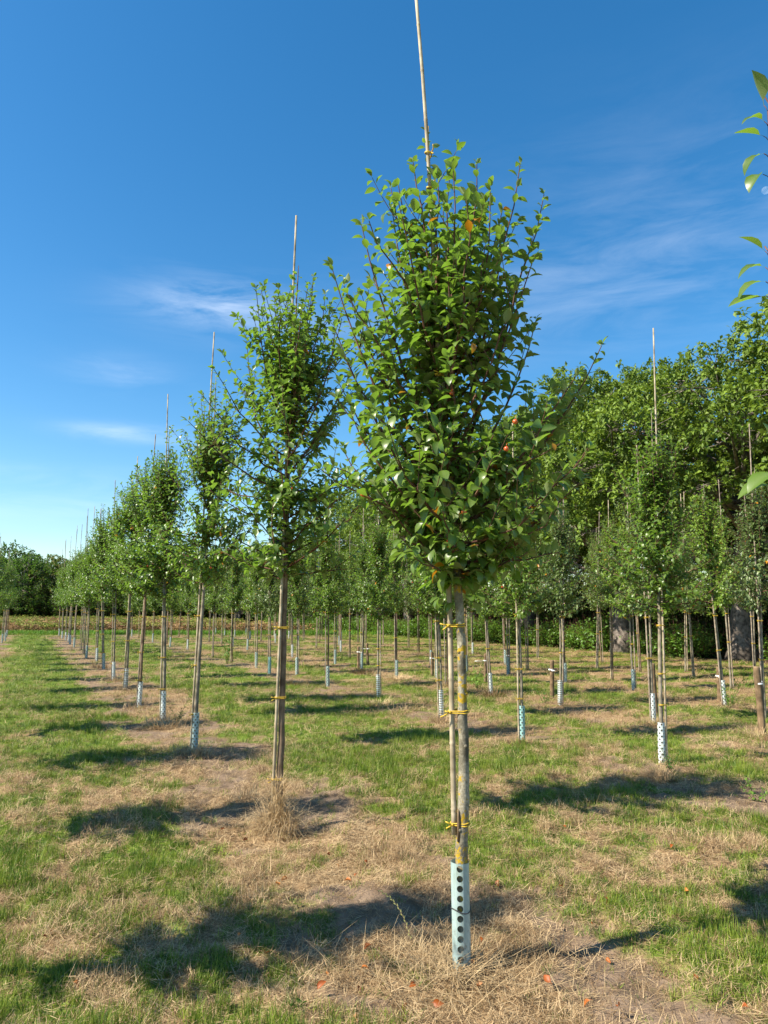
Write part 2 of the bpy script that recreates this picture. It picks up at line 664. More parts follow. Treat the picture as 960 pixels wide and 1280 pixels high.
def grass_protos():
    out = []
    for v in range(8):
        mb = MB()
        nb = random.randint(11, 18)
        for i in range(nb):
            r = 0.035 * math.sqrt(random.random())
            a = random.uniform(0, 6.28)
            blade(mb, (r * math.cos(a), r * math.sin(a), -0.006), random.uniform(0, 6.28),
                  random.uniform(0.022, 0.085), random.uniform(0.002, 0.0044), random.uniform(0.05, 0.55),
                  random.uniform(0.1, 1.0), 3, random.uniform(-0.6, 0.6))
        out.append(mb.mesh('grass_clump', M['grass']))
    for v in range(3):
        mb = MB()
        rng = np.random.default_rng(300 + v)
        LV = Leaves()
        for k in range(9 if v else 14):
            a = k * 2.4 + rng.normal(0, .2)
            d = np.array([math.cos(a), math.sin(a), rng.uniform(.15, .7)])
            LV.put(d * .008 + np.array([0, 0, .004]), d, UP + rng.normal(0, .2, 3), rng.uniform(.022, .045) * (1 if v else .7), .5, 0)
        LV.build(mb, 1, rng, [1.0, .55, .75][v])
        out.append(mb.mesh('herb_rosette', M['grass']))
    return out


def straw_protos():
    out = []
    for v in range(8):
        mb = MB()
        for i in range(random.randint(12, 18)):
            r = 0.06 * math.sqrt(random.random())
            a = random.uniform(0, 6.28)
            up = random.random() < 0.22
            blade(mb, (r * math.cos(a), r * math.sin(a), random.uniform(0, 0.022)), random.uniform(0, 6.28),
                  random.uniform(0.035, 0.105) * (0.6 if up else 1), random.uniform(0.0014, 0.0034),
                  random.uniform(0.3, 0.9) if up else random.uniform(1.25, 1.6),
                  random.uniform(0.2, 1.2) if up else random.uniform(-0.25, 0.35), 3, random.uniform(-0.6, 0.6))
        out.append(mb.mesh('straw_clump', M['straw']))
    return out


def sample_sector(r0, r1, dens, half=math.radians(42)):
    area = half * (r1 * r1 - r0 * r0)
    n = int(area * dens)
    r = np.sqrt(RNG.uniform(r0 * r0, r1 * r1, n))
    a = RNG.uniform(-half, half, n)
    return r * np.sin(a), r * np.cos(a), r


def build_grass():
    P, S, Rr = [], [], []
    Pd, Sd, Rd = [], [], []
    for r0, r1, dg, dd, sc in ((1.6, 5, 760, 800, .9), (5, 9, 420, 380, 1.05), (9, 16, 130, 110, 1.4), (16, 30, 34, 24, 2.2),
                               (30, 60, 10, 6, 3.2)):
        x, y, r = sample_sector(r0, r1, dg * 1.5)
        g, s, dr = masks(x, y)
        k = RNG.random(len(x)) < np.clip(0.05 + g * 1.1, 0, 1) * (1 - 0.6 * s)
        d, n, t = row_dist(x, y)
        k &= (n < 19.3)
        k &= ~((y > 46.8) & (n < 17))
        x, y, g = x[k], y[k], g[k]
        P.append(np.stack([x, y, hgt(x, y)], -1))
        zs = sc ** 0.28 * RNG.uniform(0.55, 1.35, len(x)) * (0.55 + 0.55 * g)
        # lusher clumps here and there
        zs *= 0.8 + 0.5 * sstep(0.5, 0.7, fbm(x, y, 1.1, 61, 3)) + 1.6 * (y > 42.6)
        S.append(np.stack([np.full(len(x), sc), np.full(len(x), sc), zs], -1))
        Rr.append(np.stack([RNG.normal(0, 0.12, len(x)), RNG.normal(0, 0.12, len(x)), RNG.uniform(0, 6.28, len(x))], -1))
        x, y, r = sample_sector(r0, r1, dd * 1.5)
        g, s, dr = masks(x, y)
        k = RNG.random(len(x)) < np.clip(1.0 - 0.72 * g, 0.1, 1) * (1 - 0.72 * s)
        d, n, t = row_dist(x, y)
        k &= (n < 19.3) & ~((y > 44.5) & (n < 14))
        x, y, dr = x[k], y[k], dr[k]
        Pd.append(np.stack([x, y, hgt(x, y)], -1))
        zs = RNG.uniform(0.6, 1.5, len(x)) * (1 + 0.5 * dr * (r[k] > 6)) * sc ** 0.25
        # raked-up ridges of thatch
        zs *= 0.6 + 1.0 * sstep(0.5, 0.72, fbm(x, y, 2.6, 67, 3))
        xy = sc * RNG.uniform(0.8, 1.2, len(x))
        Sd.append(np.stack([xy, xy, zs], -1))
        Rd.append(np.stack([RNG.normal(0, 0.2, len(x)), RNG.normal(0, 0.2, len(x)), RNG.uniform(0, 6.28, len(x))], -1))
    P = np.concatenate(P)
    Pd = np.concatenate(Pd)
    scatter('grass', P, np.concatenate(Rr), np.concatenate(S), np.where(RNG.random(len(P)) < .012, RNG.integers(8, 11, len(P)), RNG.integers(0, 8, len(P))), grass_protos(),
            'short patchy green grass growing all over the mown nursery floor', 'grass')
    scatter('dry_thatch', Pd, np.concatenate(Rd), np.concatenate(Sd), RNG.integers(0, 8, len(Pd)), straw_protos(),
            'tan dry mown grass lying between the green patches', 'dry grass')
    print('grass', len(P), 'thatch', len(Pd))



# ------------------------------------------------------------------ leaves
UP = np.array([0, 0, 1.0])


def leaf_template(lod, droop, fold=0.28, wid=0.245):
    """unit leaf along +Y, face up +Z.  returns V, quads, tris, rib flag"""
    if lod == 2:
        ys = np.array([0.0, 0.13, 0.30, 0.50, 0.70, 0.87, 1.0])
        ws = np.array([0.012, 0.012, 0.20, 0.29, 0.245, 0.12, 0.0]) * wid / 0.29
    elif lod == 1:
        ys = np.array([0.0, 0.14, 0.48, 0.80, 1.0])
        ws = np.array([0.012, 0.05, 0.29, 0.19, 0.0]) * wid / 0.29
    else:
        ys = np.array([0.0, 0.45, 1.0])
        ws = np.array([0.03, 0.30, 0.0]) * wid / 0.29
    # arch: angle along the leaf
    ang = 0.25 - droop * ys
    cy = np.concatenate([[0], np.cumsum(np.diff(ys) * np.cos((ang[1:] + ang[:-1]) / 2))])
    cz = np.concatenate([[0], np.cumsum(np.diff(ys) * np.sin((ang[1:] + ang[:-1]) / 2))])
    k = len(ys)
    mid = np.stack([np.zeros(k), cy, cz], -1)
    lf = np.stack([-ws, cy, cz + ws * fold], -1)
    rt = np.stack([ws, cy, cz + ws * fold], -1)
    V = np.concatenate([mid, lf[:-1], rt[:-1]])
    q, t = [], []
    for i in range(k - 2):
        q.append([i, i + 1, k + i + 1, k + i])
        q.append([i + 1, i, k + (k - 1) + i, k + (k - 1) + i + 1])
    i = k - 2
    t.append([i, i + 1, k + i])
    t.append([i + 1, i, k + (k - 1) + i])
    rib = np.concatenate([np.ones(k), np.zeros(2 * (k - 1))])
    return V, np.array(q), np.array(t), rib


TEMPL = {l: [leaf_template(l, d, f) for d, f in ((0.7, 0.30), (1.15, 0.22), (1.6, 0.38), (0.35, 0.5))] for l in (0, 1, 2)}


def add_leaves(mb, pos, dirs, nrm, size, tint, yel, lod, rng, narrow=1.0):
    """batch of leaves"""
    pos = np.asarray(pos, float)
    n = len(pos)
    if n == 0:
        return
    d = np.asarray(dirs, float)
    d /= np.linalg.norm(d, axis=1)[:, None] + 1e-9
    z = np.asarray(nrm, float)
    z = z - d * (z * d).sum(1)[:, None]
    z /= np.linalg.norm(z, axis=1)[:, None] + 1e-9
    x = np.cross(d, z)
    pick = rng.integers(0, 4, n)
    for k in range(4):
        s = np.where(pick == k)[0]
        if not len(s):
            continue
        TV, q, t, rib = TEMPL[lod][k]
        sz = size[s][:, None, None]
        V = pos[s][:, None] + sz * (TV[None, :, 0:1] * narrow * x[s][:, None] + TV[None, :, 1:2] * d[s][:, None] +
                                    TV[None, :, 2:3] * z[s][:, None])
        m = len(TV)
        off = (np.arange(len(s)) * m)[:, None, None]
        A = np.zeros((len(s), m, 4))
        A[:, :, 0] = tint[s][:, None]
        A[:, :, 1] = yel[s][:, None]
        A[:, :, 2] = rib[None]
        A[:, :, 3] = 1
        mb.add(V.reshape(-1, 3), [(q[None] + off).reshape(-1, 4), (t[None] + off).reshape(-1, 3)], A.reshape(-1, 4))


class Leaves:
    def __init__(s):
        s.p, s.d, s.n, s.s, s.t, s.y = [], [], [], [], [], []

    def put(s, p, d, n, size, tint, yel):
        s.p.append(p)
        s.d.append(d)
        s.n.append(n)
        s.s.append(size)
        s.t.append(tint)
        s.y.append(yel)

    def build(s, mb, lod, rng, narrow=1.0):
        add_leaves(mb, np.array(s.p), np.array(s.d), np.array(s.n), np.array(s.s), np.array(s.t), np.array(s.y), lod, rng,
                   narrow)


def bez(a, b, c, n):
    t = np.linspace(0, 1, n)[:, None]
    return (1 - t) ** 2 * a + 2 * t * (1 - t) * b + t * t * c


def unit(v):
    return v / (np.linalg.norm(v) + 1e-9)


def shoot_leaves(LV, P, rng, start, step, size, ph0, yellow_p, tb=0.5):
    """leaves set alternately along a shoot"""
    seg = np.linalg.norm(np.diff(P, axis=0), axis=1)
    cum = np.concatenate([[0], np.cumsum(seg)])
    L = cum[-1]
    s = start * L + rng.uniform(0, step)
    ph = ph0
    while s < L:
        i = min(np.searchsorted(cum, s) - 1, len(seg) - 1)
        i = max(i, 0)
        f = (s - cum[i]) / (seg[i] + 1e-9)
        p = P[i] * (1 - f) + P[i + 1] * f
        tg = unit(P[i + 1] - P[i])
        a = unit(np.cross(tg, np.array([math.cos(ph), math.sin(ph), 0.31])))
        ph += 2.4 + rng.normal(0, 0.25)
        tipf = s / L
        d = a * 1.0 + tg * (0.15 + 0.55 * tipf ** 3) + UP * rng.normal(0.12, 0.22) + rng.normal(0, 0.16, 3)
        nr = UP * 1.0 + tg * 0.4 - a * 0.25 + rng.normal(0, 0.33, 3)
        sz = size * rng.uniform(0.68, 1.15) * (1 - 0.38 * tipf ** 4)
        LV.put(p, d, nr, sz, float(np.clip(rng.normal(tb, 0.24), 0, 1)), float(rng.random() < yellow_p))
        s += step * rng.uniform(0.7, 1.35)
    # tip rosette
    tg = unit(P[-1] - P[-2])
    for k in range(3):
        a = rng.uniform(0, 6.28)
        d = tg * 0.9 + np.array([math.cos(a), math.sin(a), 0]) * 0.7
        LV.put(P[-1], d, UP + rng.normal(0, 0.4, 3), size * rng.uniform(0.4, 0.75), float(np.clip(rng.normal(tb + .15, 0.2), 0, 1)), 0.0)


def gen_crown(rng, axis, prof, n_prim, size, step, lod, twig_mb, LV, fruits=None, sides=4, yellow_p=0.012,
              sec=3, extra=(), tb=0.5, spurs=120):
    """axis(z)->xy of the trunk; prof(z)->radius of the crown; zb..zt taken from prof"""
    zb, zt = prof.zb, prof.zt
    ph = rng.uniform(0, 6.28)
    prims = []
    for i in range(n_prim):
        f = (i + rng.uniform(0.1, 0.9)) / n_prim
        z0 = zb + 0.03 + (zt - zb) * 0.66 * f
        ph += 2.4 + rng.normal(0, 0.3)
        z1 = min(z0 + rng.uniform(0.38, 0.95) * (0.8 + 0.35 * (zt - zb) / 2), zt + rng.uniform(-0.15, 0.04))
        if f < 0.48:
            z1 = z0 + rng.uniform(0.06, 0.45)
        r1 = prof(z1) * rng.uniform(0.6, 0.97) if rng.random() < 0.82 else prof(z1) * rng.uniform(0.2, 0.6)
        o = np.array([math.cos(ph), math.sin(ph), 0])
        p0 = np.array([*axis(z0), z0])
        tip = np.array([*axis(z1), z1]) + o * r1
        c = p0 + o * r1 * rng.uniform(0.45, 0.8) + UP * (z1 - z0) * rng.uniform(0.2, 0.42) + rng.normal(0, 0.03, 3)
        prims.append((p0, c, tip))
    for e in extra:
        prims.append(e)
    for p0, c, tip in prims:
        P = bez(p0, c, tip, 8)
        P[1:-1] += rng.normal(0, 0.008, (6, 3))
        L = np.linalg.norm(np.diff(P, axis=0), axis=1).sum()
        r0 = 0.0042 + 0.0055 * min(L, 1.2)
        V, fs = tube(P, np.linspace(r0, 0.0022, 8), sides, False)
        twig_mb.add(V, fs)
        shoot_leaves(LV, P, rng, 0.16, step, size, rng.uniform(0, 6.28), yellow_p, tb)
        for k in range(rng.poisson(sec * L)):
            f = rng.uniform(0.15, 0.8)
            i = int(f * 7)
            q = P[i]
            tg = unit(P[i + 1] - P[i])
            a = rng.uniform(0, 6.28)
            o = np.array([math.cos(a), math.sin(a), 0])
            dd = unit(tg * 0.5 + o * 0.75 + UP * 0.35)
            ll = rng.uniform(0.10, 0.34)
            t2 = q + dd * ll + UP * 0.25 * ll
            # stay inside the envelope
            ax = np.array([*axis(t2[2]), t2[2]])
            rr = np.linalg.norm(t2[:2] - ax[:2])
            mx = prof(t2[2]) * 1.08
            if rr > mx and rr > 0:
                t2[:2] = ax[:2] + (t2[:2] - ax[:2]) * (mx / rr + 0.1)
            S = bez(q, q + dd * ll * 0.5, t2, 5)
            V, fs = tube(S, np.linspace(0.0032, 0.0016, 5), 3, False)
            twig_mb.add(V, fs)
            shoot_leaves(LV, S, rng, 0.1, step, size, rng.uniform(0, 6.28), yellow_p, tb)
        if fruits is not None and rng.random() < 0.28:
            i = rng.integers(2, 6)
            fruits.append(P[i] + np.array([0.01, 0, -0.022]) + rng.normal(0, 0.01, 3))
    # leaf rosettes on short spurs in the inner crown
    for k in range(spurs):
        p0, c, tip = prims[rng.integers(0, len(prims))]
        f = rng.uniform(0.02, 0.55)
        p = (1 - f) ** 2 * p0 + 2 * f * (1 - f) * c + f * f * tip + rng.normal(0, 0.02, 3)
        a0 = rng.uniform(0, 6.28)
        for j in range(rng.integers(4, 7)):
            a = a0 + j * 1.3 + rng.normal(0, .2)
            d = np.array([math.cos(a), math.sin(a), rng.normal(0.1, 0.35)])
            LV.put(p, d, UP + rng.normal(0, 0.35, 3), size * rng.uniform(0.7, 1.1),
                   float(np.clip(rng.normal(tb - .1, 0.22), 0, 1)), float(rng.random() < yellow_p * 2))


class Prof:
    def __init__(s, pts):
        s.z = [p[0] for p in pts]
        s.r = [p[1] for p in pts]
        s.zb, s.zt = s.z[0], s.z[-1]

    def __call__(s, z):
        return float(np.interp(z, s.z, s.r))


def leader_leaves(LV, P, rng, size, n, tb=0.55):
    for k in range(n):
        f = rng.random() ** 0.8
        i = min(int(f * (len(P) - 1)), len(P) - 2)
        p = P[i] + (P[i + 1] - P[i]) * rng.random()
        a = rng.uniform(0, 6.28)
        d = np.array([math.cos(a), math.sin(a), rng.normal(0.15, 0.3)])
        LV.put(p + d * 0.012, d, UP + rng.normal(0, 0.4, 3), size * rng.uniform(0.55, 0.95),
               float(np.clip(rng.normal(tb, 0.2), 0, 1)), 0.0)


def fruit_mesh(r=0.012):
    mb = MB()
    P = [(0, 0, z * r) for z in (-1, -0.8, -0.3, 0.25, 0.7, 0.92, 0.86)]
    V, fs = tube(P, np.array([0.15, 0.62, 0.98, 1.0, 0.72, 0.32, 0.06]) * r, 10)
    mb.add(V, fs)
    V, fs = tube([(0, 0, 0.8 * r), (0.1 * r, 0, 1.5 * r), (0.3 * r, 0, 2.2 * r)], 0.0009, 4)
    mb.add(V, fs)
    return mb.mesh('fruit', M['fruit'])


FRUIT = fruit_mesh()


build_grass()

# ------------------------------------------------------------------ canes, ties, guards, stakes
def cane_mesh(P, r0, r1, mat, every=0.3):
    """bamboo: a tube with swollen joints"""
    P = np.asarray(P, float)
    cum = np.concatenate([[0], np.cumsum(np.linalg.norm(np.diff(P, axis=0), axis=1))])
    L = cum[-1]
    ss = []
    rr = []
    k = 0.11
    ss.append(0)
    rr.append(1.0)
    while k < L - 0.06:
        for ds, m in ((-0.02, 1.0), (-0.006, 1.0), (0.0, 1.17), (0.006, 1.0), (0.02, 0.985)):
            ss.append(k + ds)
            rr.append(m)
        k += every * random.uniform(0.85, 1.15)
    ss.append(L)
    rr.append(1.0)
    ss = np.array(ss)
    Q = np.stack([np.interp(ss, cum, P[:, i]) for i in range(3)], -1)
    R = np.array(rr) * np.interp(ss, [0, L], [r0, r1])
    mb = MB()
    V, fs = tube(Q, R, 9)
    mb.add(V, fs)
    return mb.mesh('bamboo_cane', mat)


def tie_mesh(c1, r1, c2, r2, z, tail=0.05, seed=0):
    """a loop of yellow tubing round two posts with a knot and tails"""
    rr = random.Random(seed)
    c1 = np.asarray(c1, float)
    c2 = np.asarray(c2, float)
    mid = (c1 + c2) / 2
    ax = unit(np.array([*(c2 - c1), 0.0]))
    per = np.array([-ax[1], ax[0], 0])
    hl = np.linalg.norm(c2 - c1) / 2
    mb = MB()
    for lev in (0, 1):
        pts = []
        for k in range(21):
            a = k / 20 * 2 * math.pi
            rad = r1 if math.cos(a) < 0 else r2
            u = math.copysign(hl, math.cos(a)) * min(1, abs(math.cos(a)) * 3) + rad * math.cos(a)
            v = rad * math.sin(a)
            pts.append(np.array([*mid, z]) + ax * u + per * v + UP * (0.007 * lev + 0.004 * math.sin(a + lev)))
        V, fs = tube(pts, 0.0032, 5, False)
        mb.add(V, fs)
    k0 = np.array([*c1, z]) - per * r1 * 1.02 - ax * r1 * 0.4
    for s in (-1, 1):
        d = -ax * rr.uniform(0.5, 1) * tail + UP * s * rr.uniform(0.1, 0.5) * tail - per * 0.012
        V, fs = tube([k0, k0 + d * 0.5 - per * 0.006, k0 + d], 0.0032, 5)
        mb.add(V, fs)
    # knot
    V, fs = tube([k0 + UP * 0.006, k0 - per * 0.004, k0 - UP * 0.006], [0.004, 0.007, 0.004], 6)
    mb.add(V, fs)
    return mb.mesh('tie', M['tie'])


def guard_mesh(radius, height, ncol, nrow, hole, stagger, mat, front_only=None, oval=1.0):
    """tube of plastic sheet with real round holes"""
    nh = 16
    mb = MB()
    cw = 2 * math.pi / ncol
    chh = height / nrow

    def pt(a, z):
        rr = radius * (1 + 0.03 * math.sin(3 * a + z * 9)) * (1.03 if z < 0.02 else 1)
        return (rr * math.cos(a) * oval, rr * math.sin(a), z)
    for c in range(ncol):
        a0 = c * cw - math.pi / 2 - cw / 2
        has_col = front_only is None or c in front_only
        for r in range(nrow):
            z0 = r * chh
            has = has_col and (not stagger or (r + c) % 2 == 0)
            if not has:
                ns = max(1, int(cw / 0.35))
                V = []
                for k in range(ns + 1):
                    V.append(pt(a0 + cw * k / ns, z0))
                for k in range(ns + 1):
                    V.append(pt(a0 + cw * k / ns, z0 + chh))
                q = [[k, k + 1, ns + 1 + k + 1, ns + 1 + k] for k in range(ns)]
                mb.add(V, [np.array(q)])
                continue
            sq, ci = [], []
            hr_a = hole / radius
            for k in range(nh):
                th = 2 * math.pi * k / nh
                cx, sy = math.cos(th), math.sin(th)
                m = max(abs(cx), abs(sy))
                sq.append(pt(a0 + cw * (0.5 + 0.5 * cx / m), z0 + chh * (0.5 + 0.5 * sy / m)))
                ci.append(pt(a0 + cw * 0.5 + hr_a * cx, z0 + chh * 0.5 + hole * sy))
            V = sq + ci
            q = [[k, (k + 1) % nh, nh + (k + 1) % nh, nh + k] for k in range(nh)]
            mb.add(V, [np.array(q)])
    return mb.mesh('tree_guard', mat, False)


def ring_mesh(name, radius, z, thick, mat, oval=1.0, wob=0.004):
    pts = [(radius * oval * math.cos(a), radius * math.sin(a), z + wob * math.sin(a * 2)) for a in np.linspace(0, 2 * math.pi, 25)]
    mb = MB()
    V, fs = tube(pts, thick, 5, False)
    mb.add(V, fs)
    return mb.mesh(name, mat)


# ------------------------------------------------------------------ tree of the foreground
def thing(name, label, cat, loc=(0, 0, 0), group=None):
    o = bpy.data.objects.new(name, None)
    o.empty_display_size = 0.2
    COL.objects.link(o)
    o.location = loc
    return tag(o, label, cat, group)


def main_tree():
    rng = np.random.default_rng(5)
    bx, by = ground_pt(577, 1217)
    base = np.array([bx, by, float(hgt(bx, by))])
    root = thing('apple_tree', 'large young apple tree with lichen spotted trunk in the front centre', 'tree', base,
                 'young apple trees in rows')

    def L(px, py, dy=0.0):
        return depth_pt(px, py, by + dy) - base
    tp = np.array([L(577, 1222), L(578, 1150), L(577, 1060), L(580, 1000), L(580, 940), L(578, 880), L(577, 820), L(574, 760), L(570, 690),
                   L(563, 610), L(557, 530), L(551, 450), L(546, 370), L(541, 280), L(536, 205), L(535, 158)])
    tr = np.array([0.032, 0.029, 0.0275, 0.026, 0.024, 0.0215, 0.0205, 0.020, 0.020, 0.017, 0.016, 0.014, 0.010, 0.006, 0.004, 0.0025])
    # finer, slightly knobbly trunk
    zz = np.linspace(0, 1, 70)
    k = np.linspace(0, 1, len(tp))
    P = np.stack([np.interp(zz, k, tp[:, i]) for i in range(3)], -1)
    P[:, :2] += rng.normal(0, 0.0012, (70, 2))
    R = np.interp(zz, k, tr) * (1 + rng.normal(0, 0.03, 70))
    R[:3] *= 1.1
    mb = MB()
    V, fs = tube(P, R, 14)
    mb.add(V, fs)
    # pruning knots
    for zf in (0.17, 0.28, 0.36, 0.41):
        i = int(zf * 69)
        a = rng.uniform(-2.8, -0.3)
        o = np.array([math.cos(a), math.sin(a), 0])
        V, fs = tube([P[i] + o * R[i] * 0.6, P[i] + o * R[i] * 1.05 + UP * 0.002, P[i] + o * R[i] * 1.25 + UP * 0.006],
                     [0.011, 0.009, 0.004], 8)
        mb.add(V, fs)
    link('trunk', mb.mesh('trunk', M['bark_main']), root)

    def axis(z):
        return np.interp(z, tp[:, 2], tp[:, 0]), np.interp(z, tp[:, 2], tp[:, 1])
    prof = Prof([(1.66, 0.34), (1.80, 0.54), (1.98, 0.66), (2.3, 0.70), (2.65, 0.66), (3.0, 0.57), (3.3, 0.50), (3.55, 0.40),
                 (3.82, 0.22)])
    tw = MB()
    LV = Leaves()
    fruits = []

    def T(px, py, dy):
        return depth_pt(px, py, by + dy) - base

    def ex(z0, px, py, dy, bend=0.45):
        p0 = np.array([*axis(z0), z0])
        tip = T(px, py, dy)
        c = p0 + (tip - p0) * np.array([0.62, 0.62, bend])
        return (p0, c, tip)
    extra = [ex(1.95, 752, 432, 0.1, 0.35), ex(1.85, 735, 560, -0.1, 0.4), ex(2.05, 720, 470, -0.12, .4), ex(2.3, 650, 206, 0.05, .5), ex(2.5, 596, 205, -0.08, .5),
             ex(2.2, 680, 243, 0.12, .5), ex(2.3, 668, 320, -0.1, .4), ex(2.3, 490, 262, 0.05, .45), ex(2.2, 452, 282, -0.05, .45), ex(2.0, 415, 335, 0.08, .4),
             ex(1.95, 418, 410, -0.1, .4), ex(1.9, 440, 520, -0.15, .35), ex(1.8, 470, 610, -0.12, .3), ex(2.5, 520, 312, 0.2, .5), ex(2.6, 628, 262, 0.1, .5), ex(2.6, 562, 222, 0.12, .5),
             ex(1.78, 690, 640, -0.15, .3), ex(1.75, 660, 690, -0.1, .3), ex(1.72, 520, 680, -0.1, .3), ex(2.1, 670, 400, 0.18, .4), ex(2.0, 700, 520, .15, .4),
             ex(1.85, 428, 560, .1, .35), ex(1.8, 448, 600, -.05, .3), ex(1.95, 424, 480, .05, .4), ex(2.1, 428, 440, -.12, .4), ex(1.8, 728, 600, .05, .35), ex(1.76, 700, 625, .12, .3),
             ex(1.9, 455, 545, .2, .4), ex(2.2, 440, 380, .1, .45)]
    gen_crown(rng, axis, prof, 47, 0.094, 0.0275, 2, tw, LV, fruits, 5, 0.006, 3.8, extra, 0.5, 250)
    leader_leaves(LV, P[56:], rng, 0.06, 26)
    # low hanging leaves round the fork
    for kk in range(70):
        a = rng.uniform(0, 6.28)
        z = rng.uniform(1.62, 1.95)
        p = np.array([*axis(z), z]) + np.array([math.cos(a), math.sin(a), 0]) * rng.uniform(0.02, 0.14)
        LV.put(p, np.array([math.cos(a), math.sin(a), -0.7]), np.array([math.cos(a), math.sin(a), 0.9]) + rng.normal(0, .25, 3),
               0.08 * rng.uniform(.8, 1.1), float(rng.uniform(.1, .6)), 0.0)
    # single turning leaves where the photograph has them
    for px, py, s in ((560, 400, .07), (590, 428, .08), (608, 428, .07), (507, 528, .06), (508, 490, .06), (530, 655, .08), (597, 680, .06), (482, 502, .05),
                      (607, 600, .06), (573, 640, .05), (690, 553, .06), (668, 600, .05)):
        p = T(px, py, -rng.uniform(.12, .34))
        a = rng.uniform(0, 6.28)
        LV.put(p, np.array([math.cos(a), rng.uniform(-.9, .3), -0.5]), np.array([rng.normal(0, .5), -0.4, 0.8]), s * .78, 0.5, float(rng.uniform(.55, 1)))
    link('branches', tw.mesh('branches', M['twig']), root)
    mb = MB()
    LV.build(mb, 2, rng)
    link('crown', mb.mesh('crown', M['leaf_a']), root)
    for px, py in ((644, 527), (633, 561), (580, 640), (525, 265)):
        f = link('fruit', FRUIT, root, T(px, py, -0.30 if py > 300 else 0))
    for p in fruits[:4]:
        link('fruit', FRUIT, root, p)
    print('main leaves', len(LV.p))

    # cane tied to it
    cp = np.array([L(568, 1043, 0.006), L(565, 900, 0.008), L(562.5, 770, 0.008), L(553, 560, 0.0), L(543, 345, -0.02), L(535, 190, -0.03), L(528, 90, -0.02),
                   L(519.5, -12, -0.01)])
    co = link('bamboo_cane', cane_mesh(cp, 0.0135, 0.0085, M['cane']), None, base)
    tag(co, 'tall pale bamboo cane tied to the large front apple tree, reaching the top edge', 'cane', 'bamboo canes tied to the trees')
    for py, sd in ((782, 1), (890, 2), (1030, 3), (470, 4), (350, 5), (258, 6), (240, 7), (197, 8)):
        z = L(560, py)[2]
        c1 = np.array([np.interp(z, cp[:, 2], cp[:, i]) for i in (0, 1)])
        c2 = np.array(axis(z))
        r2 = float(np.interp(z, P[:, 2], R))
        link('tie', tie_mesh(c1, 0.0165, c2, r2 + 0.004, z, 0.045 if py > 700 else 0.06, sd), co)
    # short dark wedge between cane foot and trunk
    z = L(576, 1030)[2]
    mbw = MB()
    q = (L(573, 1052, -0.02), L(573.5, 1030, -0.02), L(572.5, 1012, -0.02))
    V, fs = tube(q, [0.006, 0.0085, 0.003], 7)
    mbw.add(V, fs)
    link('wedge', mbw.mesh('wedge', M['stake']), co)

    # perforated guard round the foot
    g = guard_mesh(0.041, 0.50, 8, 12, 0.0142, False, M['guard_front'], front_only=(0, 4), oval=1.0)
    go = link('tree_guard', g, None, base + np.array([0, 0, -0.02]))
    go.rotation_euler = (math.radians(0.5), 0, math.radians(-9))
    tag(go, 'pale blue-green perforated plastic guard round the foot of the large front apple tree', 'tree guard',
        'perforated guards round the tree feet')
    link('wire_tie', ring_mesh('wire_tie', 0.0435, 0.30, 0.0025, M['wire'], 1.0, 0.008), go)
    return base


MAINB = main_tree()


# ------------------------------------------------------------------ generic trees of the rows
def gen_variant(seed, prof, n_prim, size, step, lod, mat, bark, sec, spurs, leader=4.0, tb=.5, yellow=.004, r0=0.0225, narrow=1.0, sides=3, bend=0.012):
    rng = np.random.default_rng(seed)
    zs = np.linspace(-0.03, leader, 34)
    a1, a2 = rng.uniform(0, 6.28, 2)
    xs = bend * np.sin(zs * 1.7 + a1)
    ys = bend * np.sin(zs * 1.4 + a2)
    xs -= xs[0]
    ys -= ys[0]
    P = np.stack([xs, ys, zs], -1)
    P[:, :2] += rng.normal(0, 0.0015, (34, 2))
    R = np.interp(zs, [0, 0.15, 1.6, prof.zt, leader], [r0 * 1.2, r0, r0 * 0.78, r0 * 0.22, 0.0025])
    mb = MB()
    V, fs = tube(P, R * (1 + rng.normal(0, .03, 34)), 8)
    mb.add(V, fs)
    trunk = mb.mesh('trunk', bark)

    def axis(z):
        return np.interp(z, zs, xs), np.interp(z, zs, ys)
    tw = MB()
    LV = Leaves()
    fr = []
    gen_crown(rng, axis, prof, n_prim, size, step, lod, tw, LV, fr, sides, yellow, sec, (), tb, spurs)
    i0 = np.searchsorted(zs, prof.zt - 0.5)
    leader_leaves(LV, P[i0:], rng, size * .9, 34)
    br = tw.mesh('branches', M['twig'])
    mb = MB()
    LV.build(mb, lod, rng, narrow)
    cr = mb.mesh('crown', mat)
    return dict(trunk=trunk, branches=br, crown=cr, fruits=fr, n=len(LV.p))


